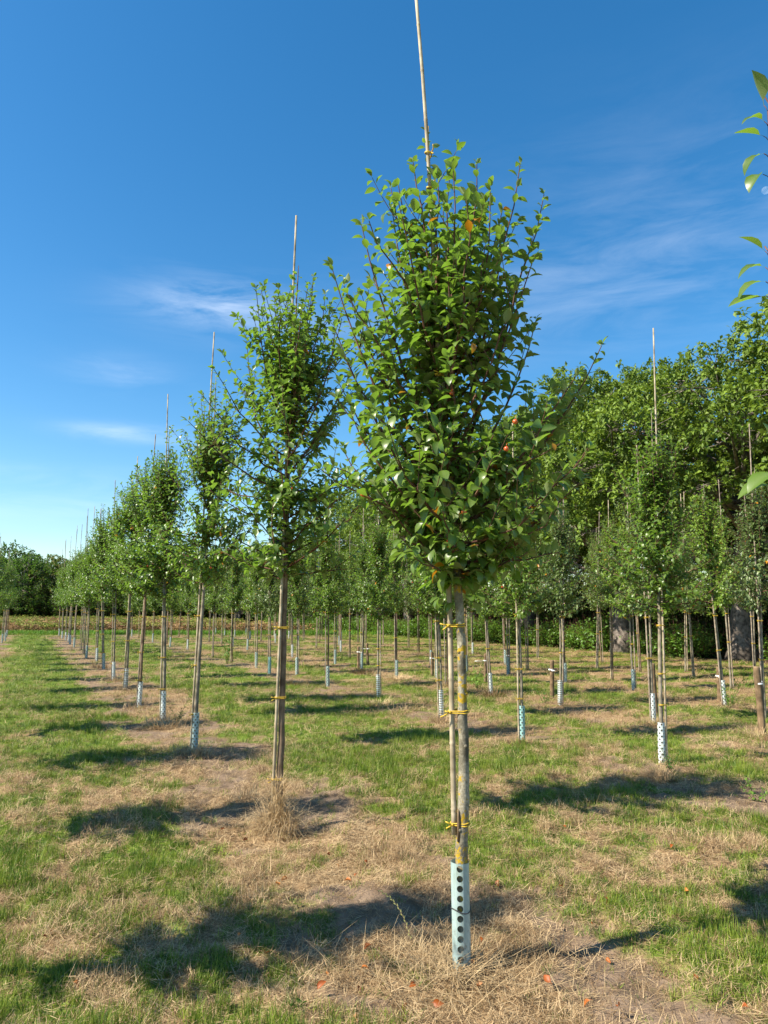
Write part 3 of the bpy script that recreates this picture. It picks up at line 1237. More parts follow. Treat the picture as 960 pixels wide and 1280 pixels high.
PA = Prof([(1.56, 0.34), (1.70, 0.56), (2.1, 0.68), (2.6, 0.76), (3.0, 0.72), (3.4, 0.50), (3.7, 0.2)])
PB = Prof([(1.46, 0.38), (1.6, 0.62), (1.9, 0.72), (2.4, 0.70), (2.9, 0.54), (3.3, 0.32), (3.5, 0.14)])
PC = Prof([(1.56, 0.34), (1.70, 0.56), (2.2, 0.66), (2.7, 0.58), (3.1, 0.44), (3.5, 0.26), (3.7, .12)])
VAR = {
    'near1': gen_variant(21, PA, 60, 0.080, 0.026, 1, M['leaf_a'], M['bark_brown'], 4.6, 330, 3.85, .5),
    'near2': gen_variant(22, PC, 60, 0.080, 0.026, 1, M['leaf_a'], M['bark'], 4.6, 330, 3.85, .5),
    'near3': gen_variant(23, PB, 60, 0.080, 0.026, 1, M['leaf_a'], M['bark'], 4.6, 330, 3.75, .5),
    'mid1': gen_variant(31, PA, 50, 0.088, 0.032, 0, M['leaf_a'], M['bark'], 4.2, 240, 3.9, .5),
    'mid2': gen_variant(32, PB, 50, 0.088, 0.032, 0, M['leaf_a'], M['bark'], 4.2, 240, 3.8, .5),
    'mid3': gen_variant(33, PC, 50, 0.088, 0.032, 0, M['leaf_a'], M['bark_brown'], 4.2, 240, 3.9, .5),
    'light1': gen_variant(41, PB, 50, 0.088, 0.032, 0, M['leaf_b'], M['bark'], 4.2, 240, 3.7, .5),
    'light2': gen_variant(42, PC, 50, 0.088, 0.032, 0, M['leaf_b'], M['bark_brown'], 4.2, 240, 3.7, .4, narrow=.7),
    'olive1': gen_variant(43, PB, 50, 0.088, 0.032, 0, M['leaf_c'], M['bark'], 4.2, 240, 3.7, .5),
    'olive2': gen_variant(44, PA, 50, 0.088, 0.032, 0, M['leaf_c'], M['bark'], 4.2, 240, 3.7, .5, narrow=.7),
}
print({k: v['n'] for k, v in VAR.items()})

# straight unit cane 0..1 in z scaled to its length; made at 4.3 m and reused
CANE = [cane_mesh([(0, 0, 0.0), (0.004, 0.003, 1.4), (-0.004, 0.002, 2.8), (0.0, 0.0, 4.3)], 0.0125, 0.008, m)
        for m in (M['cane'], M['cane_grey'], M['cane_grey'])]
TIE = [tie_mesh((0, 0), 0.0155, (0.042, 0.012), 0.026, 0.0, 0.05, s) for s in (11, 12)]
GUARD = [guard_mesh(0.036, 0.42, 10, 14, 0.0098, True, M[m]) for m in ('guard_white', 'guard_blue', 'guard_teal')]
GUARD2 = guard_mesh(0.038, 0.42, 8, 12, 0.0125, False, M['guard_white'])


def stake_mesh():
    mb = MB()
    zs = np.array([-0.03, 0.0, 0.3, 0.6, 0.70, 0.72])
    V, fs = tube([(0.004 * math.sin(z * 5), 0.003 * math.cos(z * 4), z) for z in zs], [0.04, 0.04, 0.038, 0.037, 0.036, 0.03], 10)
    mb.add(V, fs)
    return mb.mesh('wooden_stake', M['stake'])


STAKE = stake_mesh()


def strap_mesh(dx, dy):
    """white band round the stake and out to the trunk"""
    mb = MB()
    for zo in (0, 0.010):
        pts = [(0.042 * math.cos(a), 0.042 * math.sin(a), zo) for a in np.linspace(0, 2 * math.pi, 19)]
        V, fs = tube(pts, 0.0075, 5, False)
        mb.add(V, fs)
    V, fs = tube([(dx * 0.2, dy * 0.2, 0.005), (dx * .6, dy * .6, 0.001), (dx, dy, 0.008)], 0.007, 5)
    mb.add(V, fs)
    d = np.array([dx, dy])
    c = d + d / np.linalg.norm(d) * 0.024
    pts = [(c[0] + 0.03 * math.cos(a), c[1] + 0.03 * math.sin(a), 0.008) for a in np.linspace(0, 2 * math.pi, 17)]
    V, fs = tube(pts, 0.0065, 5, False)
    mb.add(V, fs)
    return mb.mesh('strap', M['strap'])


def tuft_mesh(seed, n, rad, hmin, hmax, mat, wrap=False, width=0.0032, green=0):
    rr = random.Random(seed)
    mb = MB()
    for i in range(n):
        a = rr.uniform(0, 6.28)
        lump = .75 + .35 * math.sin(2 * a + seed) + .25 * math.sin(5 * a + 2 * seed)
        if wrap and rr.random() > .35 + .6 * lump:
            continue
        r = rad * math.sqrt(rr.uniform(0.04, 1)) * 0.55
        if wrap and i % 5 < 3:
            rs = rr.uniform(.03, .15)
            blade(mb, (rs * math.cos(a), rs * math.sin(a), rr.uniform(.0, .20) * (1.1 - rs * 5)), a + rr.uniform(-1.2, 1.2), rr.uniform(.10, .34) * lump, width * rr.uniform(.6, 1.3),
                  rr.uniform(.2, 1.3), rr.uniform(.8, 2.6), 5, rr.uniform(-.6, .6))
        elif wrap and rr.random() < 0.6:
            # strands fountain down from the stem
            z0 = rr.uniform(0.06, hmax)
            r = rr.uniform(0.03, 0.05) * (1.1 - 0.2 * z0)
            blade(mb, (r * math.cos(a), r * math.sin(a), z0), a + rr.uniform(-.8, .8), rr.uniform(0.10, 0.22), width,
                  rr.uniform(0.1, 0.9), rr.uniform(1.4, 2.9), 5, rr.uniform(-.6, .6))
        elif wrap and rr.random() < 0.5:
            r = rr.uniform(0.028, 0.044)
            blade(mb, (r * math.cos(a), r * math.sin(a), rr.uniform(0, hmax * .7)), a, rr.uniform(hmin, hmax), width,
                  rr.uniform(-0.12, 0.2), rr.uniform(-0.1, 0.25), 4)
        else:
            blade(mb, (r * math.cos(a), r * math.sin(a), -0.01), a + rr.uniform(-0.9, 0.9), rr.uniform(hmin, hmax), width,
                  rr.uniform(0.15, 1.0), rr.uniform(0.3, 1.5), 4, rr.uniform(-.6, .6))
    return mb.mesh('dry_grass_tuft', mat)


def weed_mesh(seed):
    rr = random.Random(seed)
    rng = np.random.default_rng(seed)
    mb = MB()
    LV = Leaves()
    for i in range(9):
        a = rr.uniform(0, 6.28)
        h = rr.uniform(0.10, 0.26)
        P = bez(np.array([0.02 * math.cos(a), 0.02 * math.sin(a), 0]), np.array([0.05 * math.cos(a), 0.05 * math.sin(a), h * .6]),
                np.array([0.13 * math.cos(a), 0.13 * math.sin(a), h]), 5)
        V, fs = tube(P, np.linspace(.0028, .0014, 5), 4)
        mb.add(V, fs)
        shoot_leaves(LV, P, rng, .1, .03, .05, rr.uniform(0, 6), 0)
    LV.build(mb, 1, rng, .8)
    return mb.mesh('leafy_weed', M['weed'])


TUFT = [tuft_mesh(1, 240, 0.26, 0.07, 0.22, M['straw_pale'], width=.004), tuft_mesh(2, 260, 0.30, 0.06, 0.18, M['straw'], width=.0045),
        tuft_mesh(3, 200, 0.22, 0.06, 0.24, M['straw'], width=.004)]
WEED = [weed_mesh(4), weed_mesh(5)]
ORD = ['first', 'second', 'third', 'fourth', 'fifth', 'sixth', 'seventh', 'eighth', 'ninth', 'tenth', 'eleventh', 'twelfth']
GT = 'young apple trees in rows'
GC = 'bamboo canes tied to the trees'
GG = 'perforated guards round the tree feet'
made = []


def row_tree(x, y, var, label, cane_label, rz=0.0, top=None, sc=1.0, guard=None, guard_label=None, cane_side=-1, cane_z0=0.0, nties=2, fruits=0,
             gsc=1.0, canemat=None, lean=None, group=GT, cgroup=GC, ggroup=GG, cane_len=None):
    z = float(hgt(x, y))
    rnd = random.Random(int(x * 997 + y * 331))
    root = thing('apple_tree', label, 'tree', (x, y, z), group)
    v = VAR[var]
    wx = rnd.uniform(.9, 1.06)
    if top is not None:
        tpw = depth_pt(top[0], top[1], y)
        ln = math.hypot(tpw[2] - z, tpw[0] - x)
        ax_y = math.atan2(tpw[0] - x, tpw[2] - z)
        ax_x = rnd.gauss(0, 0.006)
    else:
        ln = rnd.uniform(4.0, 4.6) * (1.08 if sc > 1.1 else 1)
        ax_y = rnd.gauss(0, 0.014)
        ax_x = rnd.gauss(0, 0.014)
    if cane_len:
        ln = cane_len
    lean_m = Matrix.Rotation(ax_y, 4, 'Y') @ Matrix.Rotation(ax_x, 4, 'X')
    root.matrix_world = Matrix.Translation((x, y, z)) @ lean_m @ Matrix.Rotation(rz, 4, 'Z') @ Matrix.Diagonal((sc * wx, sc * wx, sc, 1))
    for k in ('trunk', 'branches', 'crown'):
        link(k, v[k], root)
    for p in v['fruits'][:fruits]:
        link('fruit', FRUIT, root, p)
    # cane
    if cane_label:
        off = Vector((0.043 * cane_side, -0.012, 0))
        co = bpy.data.objects.new('bamboo_cane', CANE[rnd.randrange(3)] if canemat is None else CANE[canemat])
        COL.objects.link(co)
        sz = (ln - cane_z0) / 4.3
        co.matrix_world = Matrix.Translation((x, y, z)) @ lean_m @ Matrix.Translation(off + Vector((0, 0, cane_z0))) @ Matrix.Diagonal((1, 1, sz, 1))
        tag(co, cane_label, 'cane', cgroup)
        hs = [1.45, 0.9, 0.55, 2.9, 3.4][:nties] if nties <= 3 else [1.52, 0.92, 0.4, 2.9, 3.4, 3.55][:nties]
        for h in hs:
            t = link('tie', TIE[rnd.randrange(2)], co)
            t.location = (0, 0, (h + rnd.uniform(-.06, .06) - cane_z0) / sz)
            t.scale = (1, 1, 1 / sz)
            if cane_side > 0:
                t.rotation_euler = (0, 0, math.pi)
    if guard is not None:
        me = GUARD2 if guard == 3 else GUARD[guard]
        go = bpy.data.objects.new('tree_guard', me)
        COL.objects.link(go)
        go.matrix_world = Matrix.Translation((x, y, z - 0.01)) @ lean_m @ Matrix.Rotation(rnd.uniform(0, 6), 4, 'Z') @ Matrix.Diagonal((1, 1, gsc, 1))
        tag(go, guard_label, 'tree guard', ggroup)
    made.append((x, y))
    return root


def bxy(px, py):
    return ground_pt(px, py)


# row of the large front tree -------------------------------------------------
x, y = nt(1.80, 0.50)
# the tree just outside the right edge whose shoots reach into the picture
r_edge = None


def edge_tree():
    rng = np.random.default_rng(77)
    x, y = nt(1.80, 0.45)
    z = float(hgt(x, y))
    root = thing('apple_tree', 'near apple tree whose big leaves poke in at the right edge', 'tree', (x, y, z), GT)
    b = np.array([x, y, z])
    zs = np.linspace(-.03, 4.0, 30)
    P = np.stack([0.01 * np.sin(zs * 1.7), 0.01 * np.cos(zs * 1.3), zs], -1)
    mb = MB()
    V, fs = tube(P, np.interp(zs, [0, 1.6, 3.7, 4.0], [.032, .024, .006, .003]), 10)
    mb.add(V, fs)
    link('trunk', mb.mesh('trunk', M['bark']), root)

    def axis(zz):
        return 0.01 * math.sin(zz * 1.7), 0.01 * math.cos(zz * 1.3)
    tw = MB()
    LV = Leaves()

    def ex(z0, px, py, Y):
        p0 = np.array([*axis(z0), z0])
        tip = depth_pt(px, py, Y) - b
        return (p0, p0 + (tip - p0) * np.array([.6, .6, .3]), tip)
    prof = Prof([(1.65, .15), (1.9, .3), (2.3, .38), (2.8, .38), (3.2, .3), (3.6, .12)])
    extra = []
    gen_crown(rng, axis, prof, 24, .072, .034, 1, tw, LV, None, 4, .01, 2.2, extra, .5, 80)
    # keep the body of the crown outside the frame; only three long shoots come in
    keep = []
    for i, p in enumerate(LV.p):
        w = p + b
        if w[1] < 0.3 or w[0] / w[1] > 0.66:
            keep.append(i)
    for nm in ('p', 'd', 'n', 's', 't', 'y'):
        setattr(LV, nm, [getattr(LV, nm)[i] for i in keep])
    for (px, py, Y), leaves in (((954, 118, 2.05), ((-.6, .5, 14), (-1, .1, 34), (-1, -.25, 52), (-.8, -.5, 74), (-.7, -.5, 100))),
                                ((956, 308, 2.0), ((-1, .15, 6), (-1, -.1, 26), (-1, -.3, 44), (-.9, -.5, 62))),
                                ((968, 580, 1.95), ((-.5, .7, -10), (-.9, -.5, 10), (-1, 0, 30)))):
        p0, c, tip = ex(2.0 if py < 300 else 1.75, px, py, Y)
        S = bez(p0, c, tip, 12)
        V, fs = tube(S, np.linspace(.008, .002, 12), 5)
        tw.add(V, fs)
        stem = []
        for dx, dz, dpy in leaves:
            q = depth_pt(px - 1 + rng.uniform(0, 4), py + dpy, Y + rng.uniform(-.02, .02)) - b
            j = depth_pt(px + 5 + dpy * .05, py + dpy + 7, Y) - b
            stem.append(j)
            V, fs = tube([j, (j + q) / 2 + UP * .004, q], .0013, 4)
            tw.add(V, fs)
            LV.put(q, np.array([dx, rng.uniform(-.5, .2), dz + .2]), np.array([rng.uniform(-.35, -.1), -.5, 1.0]), .106 * rng.uniform(.85, 1.1), float(rng.uniform(.1, .55)), 0.0)
        stem.append(S[6])
        shoot_leaves(LV, S[:9], rng, .25, .035, .075, 1.0, .01)
        V, fs = tube(np.array(stem), np.linspace(.002, .0045, len(stem)), 6)
        tw.add(V, fs)
    link('branches', tw.mesh('branches', M['twig']), root)
    mb = MB()
    LV.build(mb, 2, rng)
    link('crown', mb.mesh('crown', M['leaf_a']), root)


edge_tree()

ROW1 = 'row starting with the large front tree'
row1 = [((347, 1035), 'near1', (377, 270), None, 'brown stemmed apple tree rising from a dry tuft, left of the large front tree'),
        ((243, 937), 'near2', (272, 415), 1, None), ((204, 898), 'near3', (214, 493), 0, None), ((174, 882), 'near1', (198, 543), 0, None),
        ((157, 862), 'near2', None, 3, None), ((142, 850), 'near3', (146, 600), 0, None), ((130, 837), 'mid1', (128, 635), 1, None), ((121, 827), 'mid2', None, 0, None)]
for i, (b, v, top, g, lab) in enumerate(row1):
    x, y = bxy(*b)
    lab = lab or 'slim apple tree, %s in the %s' % (ORD[i + 1], ROW1)
    cl = ('grey bamboo cane tied to the brown stemmed apple tree in the dry tuft' if i == 0 else
          'bamboo cane of the %s tree in the %s' % (ORD[i + 1], ROW1))
    row_tree(x, y, v, lab, cl, rz=[2.2, 1.3, 2.6, 3.9, 5.1, 0.7, 2.0, 3.0][i], top=top, sc=[1.14, 1.15, 1.17, 1.13, 1.16, 1.15, 1.13, 1.13][i], guard=g,
             guard_label='pale guard of the %s tree in the %s' % (ORD[i + 1], ROW1), nties=6 if i == 0 else 4, fruits=6 if i < 3 else 0,
             gsc=1.0, canemat=0 if i < 2 else None)
t = 25.0
while t < 47:
    x, y = nt(1.9 + 0.005 * t + random.gauss(0, .05), t + random.gauss(0, .15))
    if y < 42.5:
        row_tree(x, y, random.choice(['mid1', 'mid2', 'mid3']), 'small apple tree near the far end of the ' + ROW1,
                 'thin bamboo cane near the far end of the ' + ROW1, rz=random.uniform(0, 6.28), sc=random.uniform(1.0, 1.12), cane_len=random.uniform(4.9, 5.5),
                 guard=random.choice([0, 1, None]), guard_label='tiny pale guard near the far end of the ' + ROW1, nties=1,
                 group='far apple trees of the front row', cgroup='far canes of the front row', ggroup='far guards of the front row')
    t += 2.35

# row along the left side of the grass path (mostly outside the frame; its shadows are in it)
t = 4.02
k = 0
while t < 46:
    n = -1.3 + 0.016 * t
    x, y = nt(n + random.gauss(0, .04), t + random.gauss(0, .12))
    far = t > 24
    if y < 42.5:
        row_tree(x, y, random.choice(['mid1', 'mid2', 'mid3'] if far else ['near1', 'near2', 'near3']),
                 'apple tree at the left edge of the photo, beyond the grass path' if far else 'apple tree beside the camera on the left, shading the path',
                 'bamboo cane of the left edge row beyond the grass path' if far else 'bamboo cane beside the camera on the left', rz=random.uniform(0, 6.28),
                 sc=random.uniform(.95, 1.06), guard=random.choice([0, 1]), guard_label='pale guard in the left edge row beyond the grass path' if far else 'pale guard beside the camera on the left', nties=1,
                 group='apple trees of the left edge row' if far else 'apple trees left of the frame', cgroup='canes of the left edge row' if far else 'canes left of the frame',
                 ggroup='guards of the left edge row' if far else 'guards left of the frame')
    t += 2.1 if t < 4.5 else 2.4

# rows behind to the right: measured trees first --------------------------------
meas = [
    # px base, variant, cane top, guard, scale, label
    ((828, 957), 'near3', (812, 410), 0, 1.0, 'broad apple tree with two pale stems, nearest on the right side'),
    ((653, 928), 'near3', None, 2, .96, 'apple tree with a teal guard just right of the large front tree'),
    ((552, 897), 'near2', None, 3, .9, 'apple tree close behind the large front tree, left of its trunk'),
    ((473, 872), 'near3', (470, 600), 3, .92, 'dark round apple tree between the two foremost trees'),
    ((957, 900), 'olive1', (940, 530), None, 1.0, 'apple tree cut by the right edge behind a thick stake'),
    ((817, 902), 'olive2', None, 0, .95, 'slender apple tree close behind the broad one on the right'),
    ((700, 882), 'olive1', (701, 600), 3, .95, 'greyish apple tree with a white guard and stake, right of centre'),
    ((614, 870), 'mid2', None, 0, .92, 'apple tree between the large front trunk and the teal guard'),
    ((906, 883), 'light1', (881, 620), 0, 1.0, 'yellow-green apple tree with leaning stem on the right'),
    ((792, 862), 'light1', None, 1, .95, 'yellow-green apple tree with a thin stem and small pale guard'),
    ((707, 853), 'mid3', None, 1, .95, 'apple tree standing close behind the greyish one, right of centre'),
    ((546, 847), 'mid1', None, 1, .92, 'small staked apple tree just left of the large tree cane'),
    ((635, 843), 'light1', None, 1, .92, 'small pale apple tree between the two nearest stems in the centre'),
    ((496, 848), 'light2', None, 1, .92, 'light green apple tree right of the dark round one'),
    ((766, 850), 'light2', (763, 625), None, 1.0, 'light feathery apple tree on a reddish stem under the oaks'),
    ((914, 862), 'light1', (895, 600), None, 1.0, 'apple tree with reddish stem near the right oak trunk'),
    ((945, 853), 'olive2', None, None, 1.0, 'grey stemmed apple tree near the right edge by the oak trunk'),
    ((868, 847), 'olive2', None, None, .95, 'dark stemmed small tree before the hedge on the right'),
    ((857, 840), 'olive1', (852, 615), None, .98, 'yellowish stemmed small tree before the hedge on the right'),
    ((801, 840), 'mid3', None, None, .95, 'dark stemmed small tree before the hedge, behind the thin stemmed one'),
    ((747, 837), 'olive2', (751, 640), None, 1.0, 'tall narrow olive tree with paired stems before the hedge'),
    ((752, 829), 'light2', None, None, .95, 'lichen stemmed pale tree before the hedge'),
    ((660, 838), 'mid1', None, None, .95, 'small dark tree behind the teal guard tree'),
    ((673, 823), 'mid2', None, None, .95, 'small tree far back before the wood, right of centre'),
    ((583, 840), 'mid3', None, 1, .95, 'small tree right behind the large front trunk'),
    ((452, 837), 'mid1', None, 1, .95, 'small tree with pale guard left of the dark round one'),
    ((419, 830), 'light1', None, 1, .95, 'bright small tree far back, left of the dark round one'),
    ((371, 843), 'mid2', None, 1, .92, 'small tree right of the brown stemmed tree'),
    ((337, 842), 'olive1', None, 2, .92, 'pale small tree directly left of the brown stemmed tree'),
    ((438, 823), 'mid3', None, None, .95, 'small dark tree far back in the middle of the photo'),
]
for i, (b, v, top, g, s, lab) in enumerate(meas):
    x, y = bxy(*b)
    two = (i == 0)
    row_tree(x, y, v, lab, 'cane of the ' + lab, rz=(i * 1.7) % 6.28, top=top, sc=s, guard=g,
             guard_label='guard of the ' + lab, cane_side=1 if i % 3 == 0 else -1, nties=3 if i < 4 else 2,
             fruits=5 if i < 4 else 0, canemat=0 if i < 4 else None, cane_len=None if top else random.uniform(3.9, 4.4))

# the rest of those rows, going back to the far end
for rn, t0, vs in ((5.7, 14.2, ['mid1', 'light1', 'mid3']), (8.0, 12.9, ['mid2', 'olive1', 'light2']), (10.6, 17.6, ['light1', 'light2', 'mid1']),
                   (12.5, 17.0, ['olive2', 'light2', 'mid3']), (14.2, 16.4, ['mid1', 'light1', 'olive1'])):
    t = t0
    while t < 47:
        x, y = nt(rn + random.gauss(0, .08), t + random.gauss(0, .15))
        if y < 44 and all((x - a) ** 2 + (y - c) ** 2 > 1.3 for a, c in made):
            row_tree(x, y, random.choice(vs), 'slim young tree among the crowded back rows in the middle', 'thin bamboo cane among the crowded back rows',
                     rz=random.uniform(0, 6.28), sc=random.uniform(.84, .98), guard=random.choice([0, 1, None, None]),
                     guard_label='small pale guard among the crowded back rows', nties=1, group='young trees of the crowded back rows',
                     cgroup='canes of the crowded back rows', ggroup='guards of the crowded back rows')
        t += 2.35
print('trees', len(made))

# stakes with white straps -----------------------------------------------------
for i, (px, py, top, lab) in enumerate([
        (953, 918, 833, 'thick brown stake with white strap at the right edge'),
        (690, 873, 825, 'brown stake with white strap beside the greyish tree, right of centre'),
        (900, 877, 834, 'brown stake beside the leaning yellow-green tree'),
        (820, 895, 829, 'dark stake close behind the broad tree on the right'),
        (607, 853, 817, 'short brown stake right of the large front trunk'),
        (540, 845, 815, 'short dark stake left of the large front cane'),
        (448, 836, 808, 'short brown stake left of the dark round tree'),
        (460, 832, 804, 'squat post with a yellowish top in the middle distance'),
        (636, 842, 812, 'small far stake between the teal guard and the large front trunk')]):
    x, y = bxy(px, py)
    z = float(hgt(x, y))
    hh = depth_pt(px, top, y)[2] - z
    o = link('wooden_stake', STAKE, None, (x, y, z))
    o.scale = ((1.0, 1.0, hh / .72) if i else (1.15, 1.15, hh / .72))
    o.rotation_euler = (random.gauss(0, .02), random.gauss(0, .02), random.uniform(0, 6))
    tag(o, lab, 'stake', 'wooden stakes beside the trees')
    # nearest tree
    d = min(made, key=lambda q: (q[0] - x) ** 2 + (q[1] - y) ** 2)
    v = np.array([d[0] - x, d[1] - y])
    ln = min(np.linalg.norm(v), 0.28)
    v = unit(v) * max(ln - .025, .06)
    if i != 3:
        s = link('strap', strap_mesh(*v), o)
        s.matrix_world = Matrix.Translation((x, y, z + hh * .74))
        s.matrix_parent_inverse = Matrix.Identity(4)
        bpy.context.view_layer.update()
        s.parent = o
        s.matrix_parent_inverse = o.matrix_world.inverted()

# dry tufts, weeds, straw --------------------------------------------------------
x, y = bxy(347, 1042)
o = link('dry_grass_tuft', tuft_mesh(9, 1500, 0.42, 0.10, 0.34, M['straw_pale'], True, .0036), None, (x, y, float(hgt(x, y))))
tag(o, 'big bushy tuft of dry straw round the brown stem left of the front tree', 'dry grass', 'dry grass tufts')
for i, (px, py, k, s, lab) in enumerate([
        (243, 945, 0, 1.25, 'pale dry tuft at the foot of the third tree of the front row'), (206, 906, 1, 1.5, 'brown weedy tuft at the fourth tree of the front row'),
        (174, 884, 1, 1.2, 'brown tuft at the fifth tree of the front row'), (146, 850, 1, 1.5, 'dark brown tuft at the seventh tree of the front row'),
        (128, 834, 1, 1.8, 'dark brown weeds at the eighth tree of the front row'),
        (828, 972, 2, 1.1, 'dry tuft at the foot of the broad tree on the right'), (653, 934, 1, 1.0, 'brown tuft at the teal guard'), (473, 880, 1, 1.4, 'brown tuft at the dark round tree'),
        (815, 905, 0, 1.0, 'pale tuft behind the broad tree on the right'), (951, 922, 0, 1.35, 'tall pale tuft at the stake on the right edge'), (552, 902, 2, 1.2, 'brown tuft just left of the large front trunk'),
        (496, 850, 1, 1.6, 'brown tuft at the light green tree in the middle'), (452, 842, 1, 1.7, 'low brown tuft in the middle distance'), (371, 856, 1, 1.5, 'brown tuft right of the brown stemmed tree'),
        (618, 872, 2, 1.5, 'weedy tuft right of the large front trunk'), (560, 858, 0, 1.5, 'golden tuft left of the large front cane')]):
    x, y = bxy(px, py)
    o = link('dry_grass_tuft', TUFT[k], None, (x, y, float(hgt(x, y))))
    o.scale = (s, s, s * random.uniform(.8, 1.0))
    o.rotation_euler = (0, 0, random.uniform(0, 6))
    tag(o, lab, 'dry grass', 'dry grass tufts')
for i, (px, py, s, lab) in enumerate([(222, 902, .9, 'green weed beside the fourth tree of the front row'), (284, 830, 2.6, 'tall bushy green sapling between the left rows'),
                                      (840, 968, .8, 'green weed at the foot of the broad tree on the right'), (912, 885, 1.2, 'green weed at the patterned guard on the right'),
                                      (680, 880, 1.0, 'green weed beside the stake right of centre'), (598, 862, 1.5, 'green weed right of the large front trunk'), (930, 862, 1.5, 'green weed near the right oak trunk'),
                                      (424, 826, 1.6, 'bright green weed in the middle distance'), (945, 1000, .8, 'bright weed near the right edge in the shadow')]):
    x, y = bxy(px, py)
    o = link('leafy_weed', WEED[i % 2], None, (x, y, float(hgt(x, y))))
    o.scale = (s * (.6 if s > 2 else 1), s * (.6 if s > 2 else 1), s * (1.6 if s > 2 else 1))
    o.rotation_euler = (0, 0, i * 1.3)
    tag(o, lab, 'weed', 'green weeds')


def straw_pile():
    rr = random.Random(3)
    mb = MB()
    bx, by = ground_pt(575, 1225)
    for i in range(520):
        a = rr.uniform(0, 6.28)
        r = abs(rr.gauss(0, 0.26))
        ex = rr.choice((1.4, 1.0))
        blade(mb, (r * math.cos(a) * ex, r * math.sin(a) * .8 - .03, rr.uniform(.0, .05) * max(0, 1 - r * 1.5) + .008), rr.uniform(0, 6.28), rr.uniform(.12, .34), rr.uniform(.0022, .004),
              rr.uniform(1.05, 1.5), rr.uniform(.0, .35), 5, rr.uniform(-.5, .5))
    o = link('straw_pile', mb.mesh('straw_pile', M['straw_pale']), None, (bx, by, float(hgt(bx, by))))
    tag(o, 'scattered long pale straws lying round the foot of the large front tree', 'straw', None)
    # long arching straws beside it
    for (pa, pb, bend, lab) in (((520, 1225), (620, 1222), 0, None),):
        pass
    x, y = ground_pt(520, 1200)
    mb = MB()
    for i in range(60):
        a = rr.uniform(0, 6.28)
        r = rr.uniform(0, .05)
        blade(mb, (r * math.cos(a), r * math.sin(a), 0), a + rr.uniform(-.5, .5), rr.uniform(.08, .24), .003, rr.uniform(.4, 1.1), rr.uniform(.5, 1.5), 6, rr.uniform(-.4, .4))
    o = link('dry_grass_tuft', mb.mesh('dry_grass_tuft', M['straw_pale']), None, (x, y, float(hgt(x, y))))
    tag(o, 'loose arching tuft of pale grass just left of the large front guard', 'dry grass', 'dry grass tufts')
    # flowering grass stalk
    b = np.array([*ground_pt(516, 1192), 0.0])
    b[2] = float(hgt(b[0], b[1]))
    pts = [(516, 1192), (513, 1172), (507, 1152), (498, 1134), (488, 1122), (476, 1114)]
    P = np.array([depth_pt(px, py, b[1]) for px, py in pts]) - b
    P[0, 2] = -0.01
    mb = MB()
    Q = np.stack([np.interp(np.linspace(0, 5, 24), np.arange(6), P[:, i]) for i in range(3)], -1)
    V, fs = tube(Q, np.linspace(.0018, .0009, 24), 5)
    mb.add(V, fs)
    so = link('grass_stalk', mb.mesh('grass_stalk', M['straw_pale']), None, b)
    tag(so, 'single arching seed stalk standing left of the large front guard', 'grass stalk')
    mb = MB()
    for k in range(4, 24):
        tg = unit(Q[min(k + 1, 23)] - Q[k - 1])
        s = (1 if k % 2 else -1)
        o_ = unit(np.cross(tg, np.array([0, 1.0, 0]))) * s
        p = Q[k]
        V, fs = tube([p, p + (tg * .8 + o_ * .4) * .007, p + (tg + o_ * .35) * .015], [.0008, .0024, .0005], 5)
        mb.add(V, fs)
    link('seed_head', mb.mesh('seed_head', plain_mat('green_seed', (.34, .36, .10), (.5, .48, .17), 20, .6)), so)


straw_pile()


def fallen_leaves():
    meshes = []
    for k in range(3):
        mb = MB()
        TV, q, t, rib = leaf_template(2, [1.2, 2.2, .6][k], [.5, .7, .9][k], .27)
        rng = np.random.default_rng(k)
        V = TV + rng.normal(0, .015, TV.shape)
        mb.add(V, [q, t])
        meshes.append(mb.mesh('fallen_leaf', M['fallen']))
    pts = [(52, 1175), (66, 1163), (275, 1043), (412, 1077), (421, 1083), (430, 1110), (443, 1102), (455, 1085), (349, 1113), (361, 1103), (430, 1180), (465, 1193),
           (330, 1207), (371, 1212), (407, 1225), (448, 1245), (451, 1226), (445, 1277), (500, 1270), (596, 1205), (595, 1240), (630, 1247), (604, 1223),
           (605, 1193), (623, 1110), (755, 1133), (700, 1118), (740, 1265), (867, 1227), (776, 1275), (690, 1245), (938, 1272), (757, 1200), (739, 1161), (862, 1121),
           (842, 1066), (703, 1039), (302, 1183), (395, 1260), (520, 1238), (236, 915), (310, 1052), (540, 1262), (90, 1235)]
    for i, (px, py) in enumerate(pts):
        x, y = ground_pt(px, py)
        o = link('fallen_leaf', meshes[i % 3], None, (x, y, float(hgt(x, y)) + random.uniform(.022, .045)))
        s = random.uniform(.032, .056)
        o.scale = (s, s, s)
        o.rotation_euler = (random.gauss(0, .5), random.gauss(0, .5), random.uniform(0, 6.28))
        tag(o, 'small curled orange leaf fallen on the grass', 'leaf', 'fallen orange leaves on the grass')


fallen_leaves()


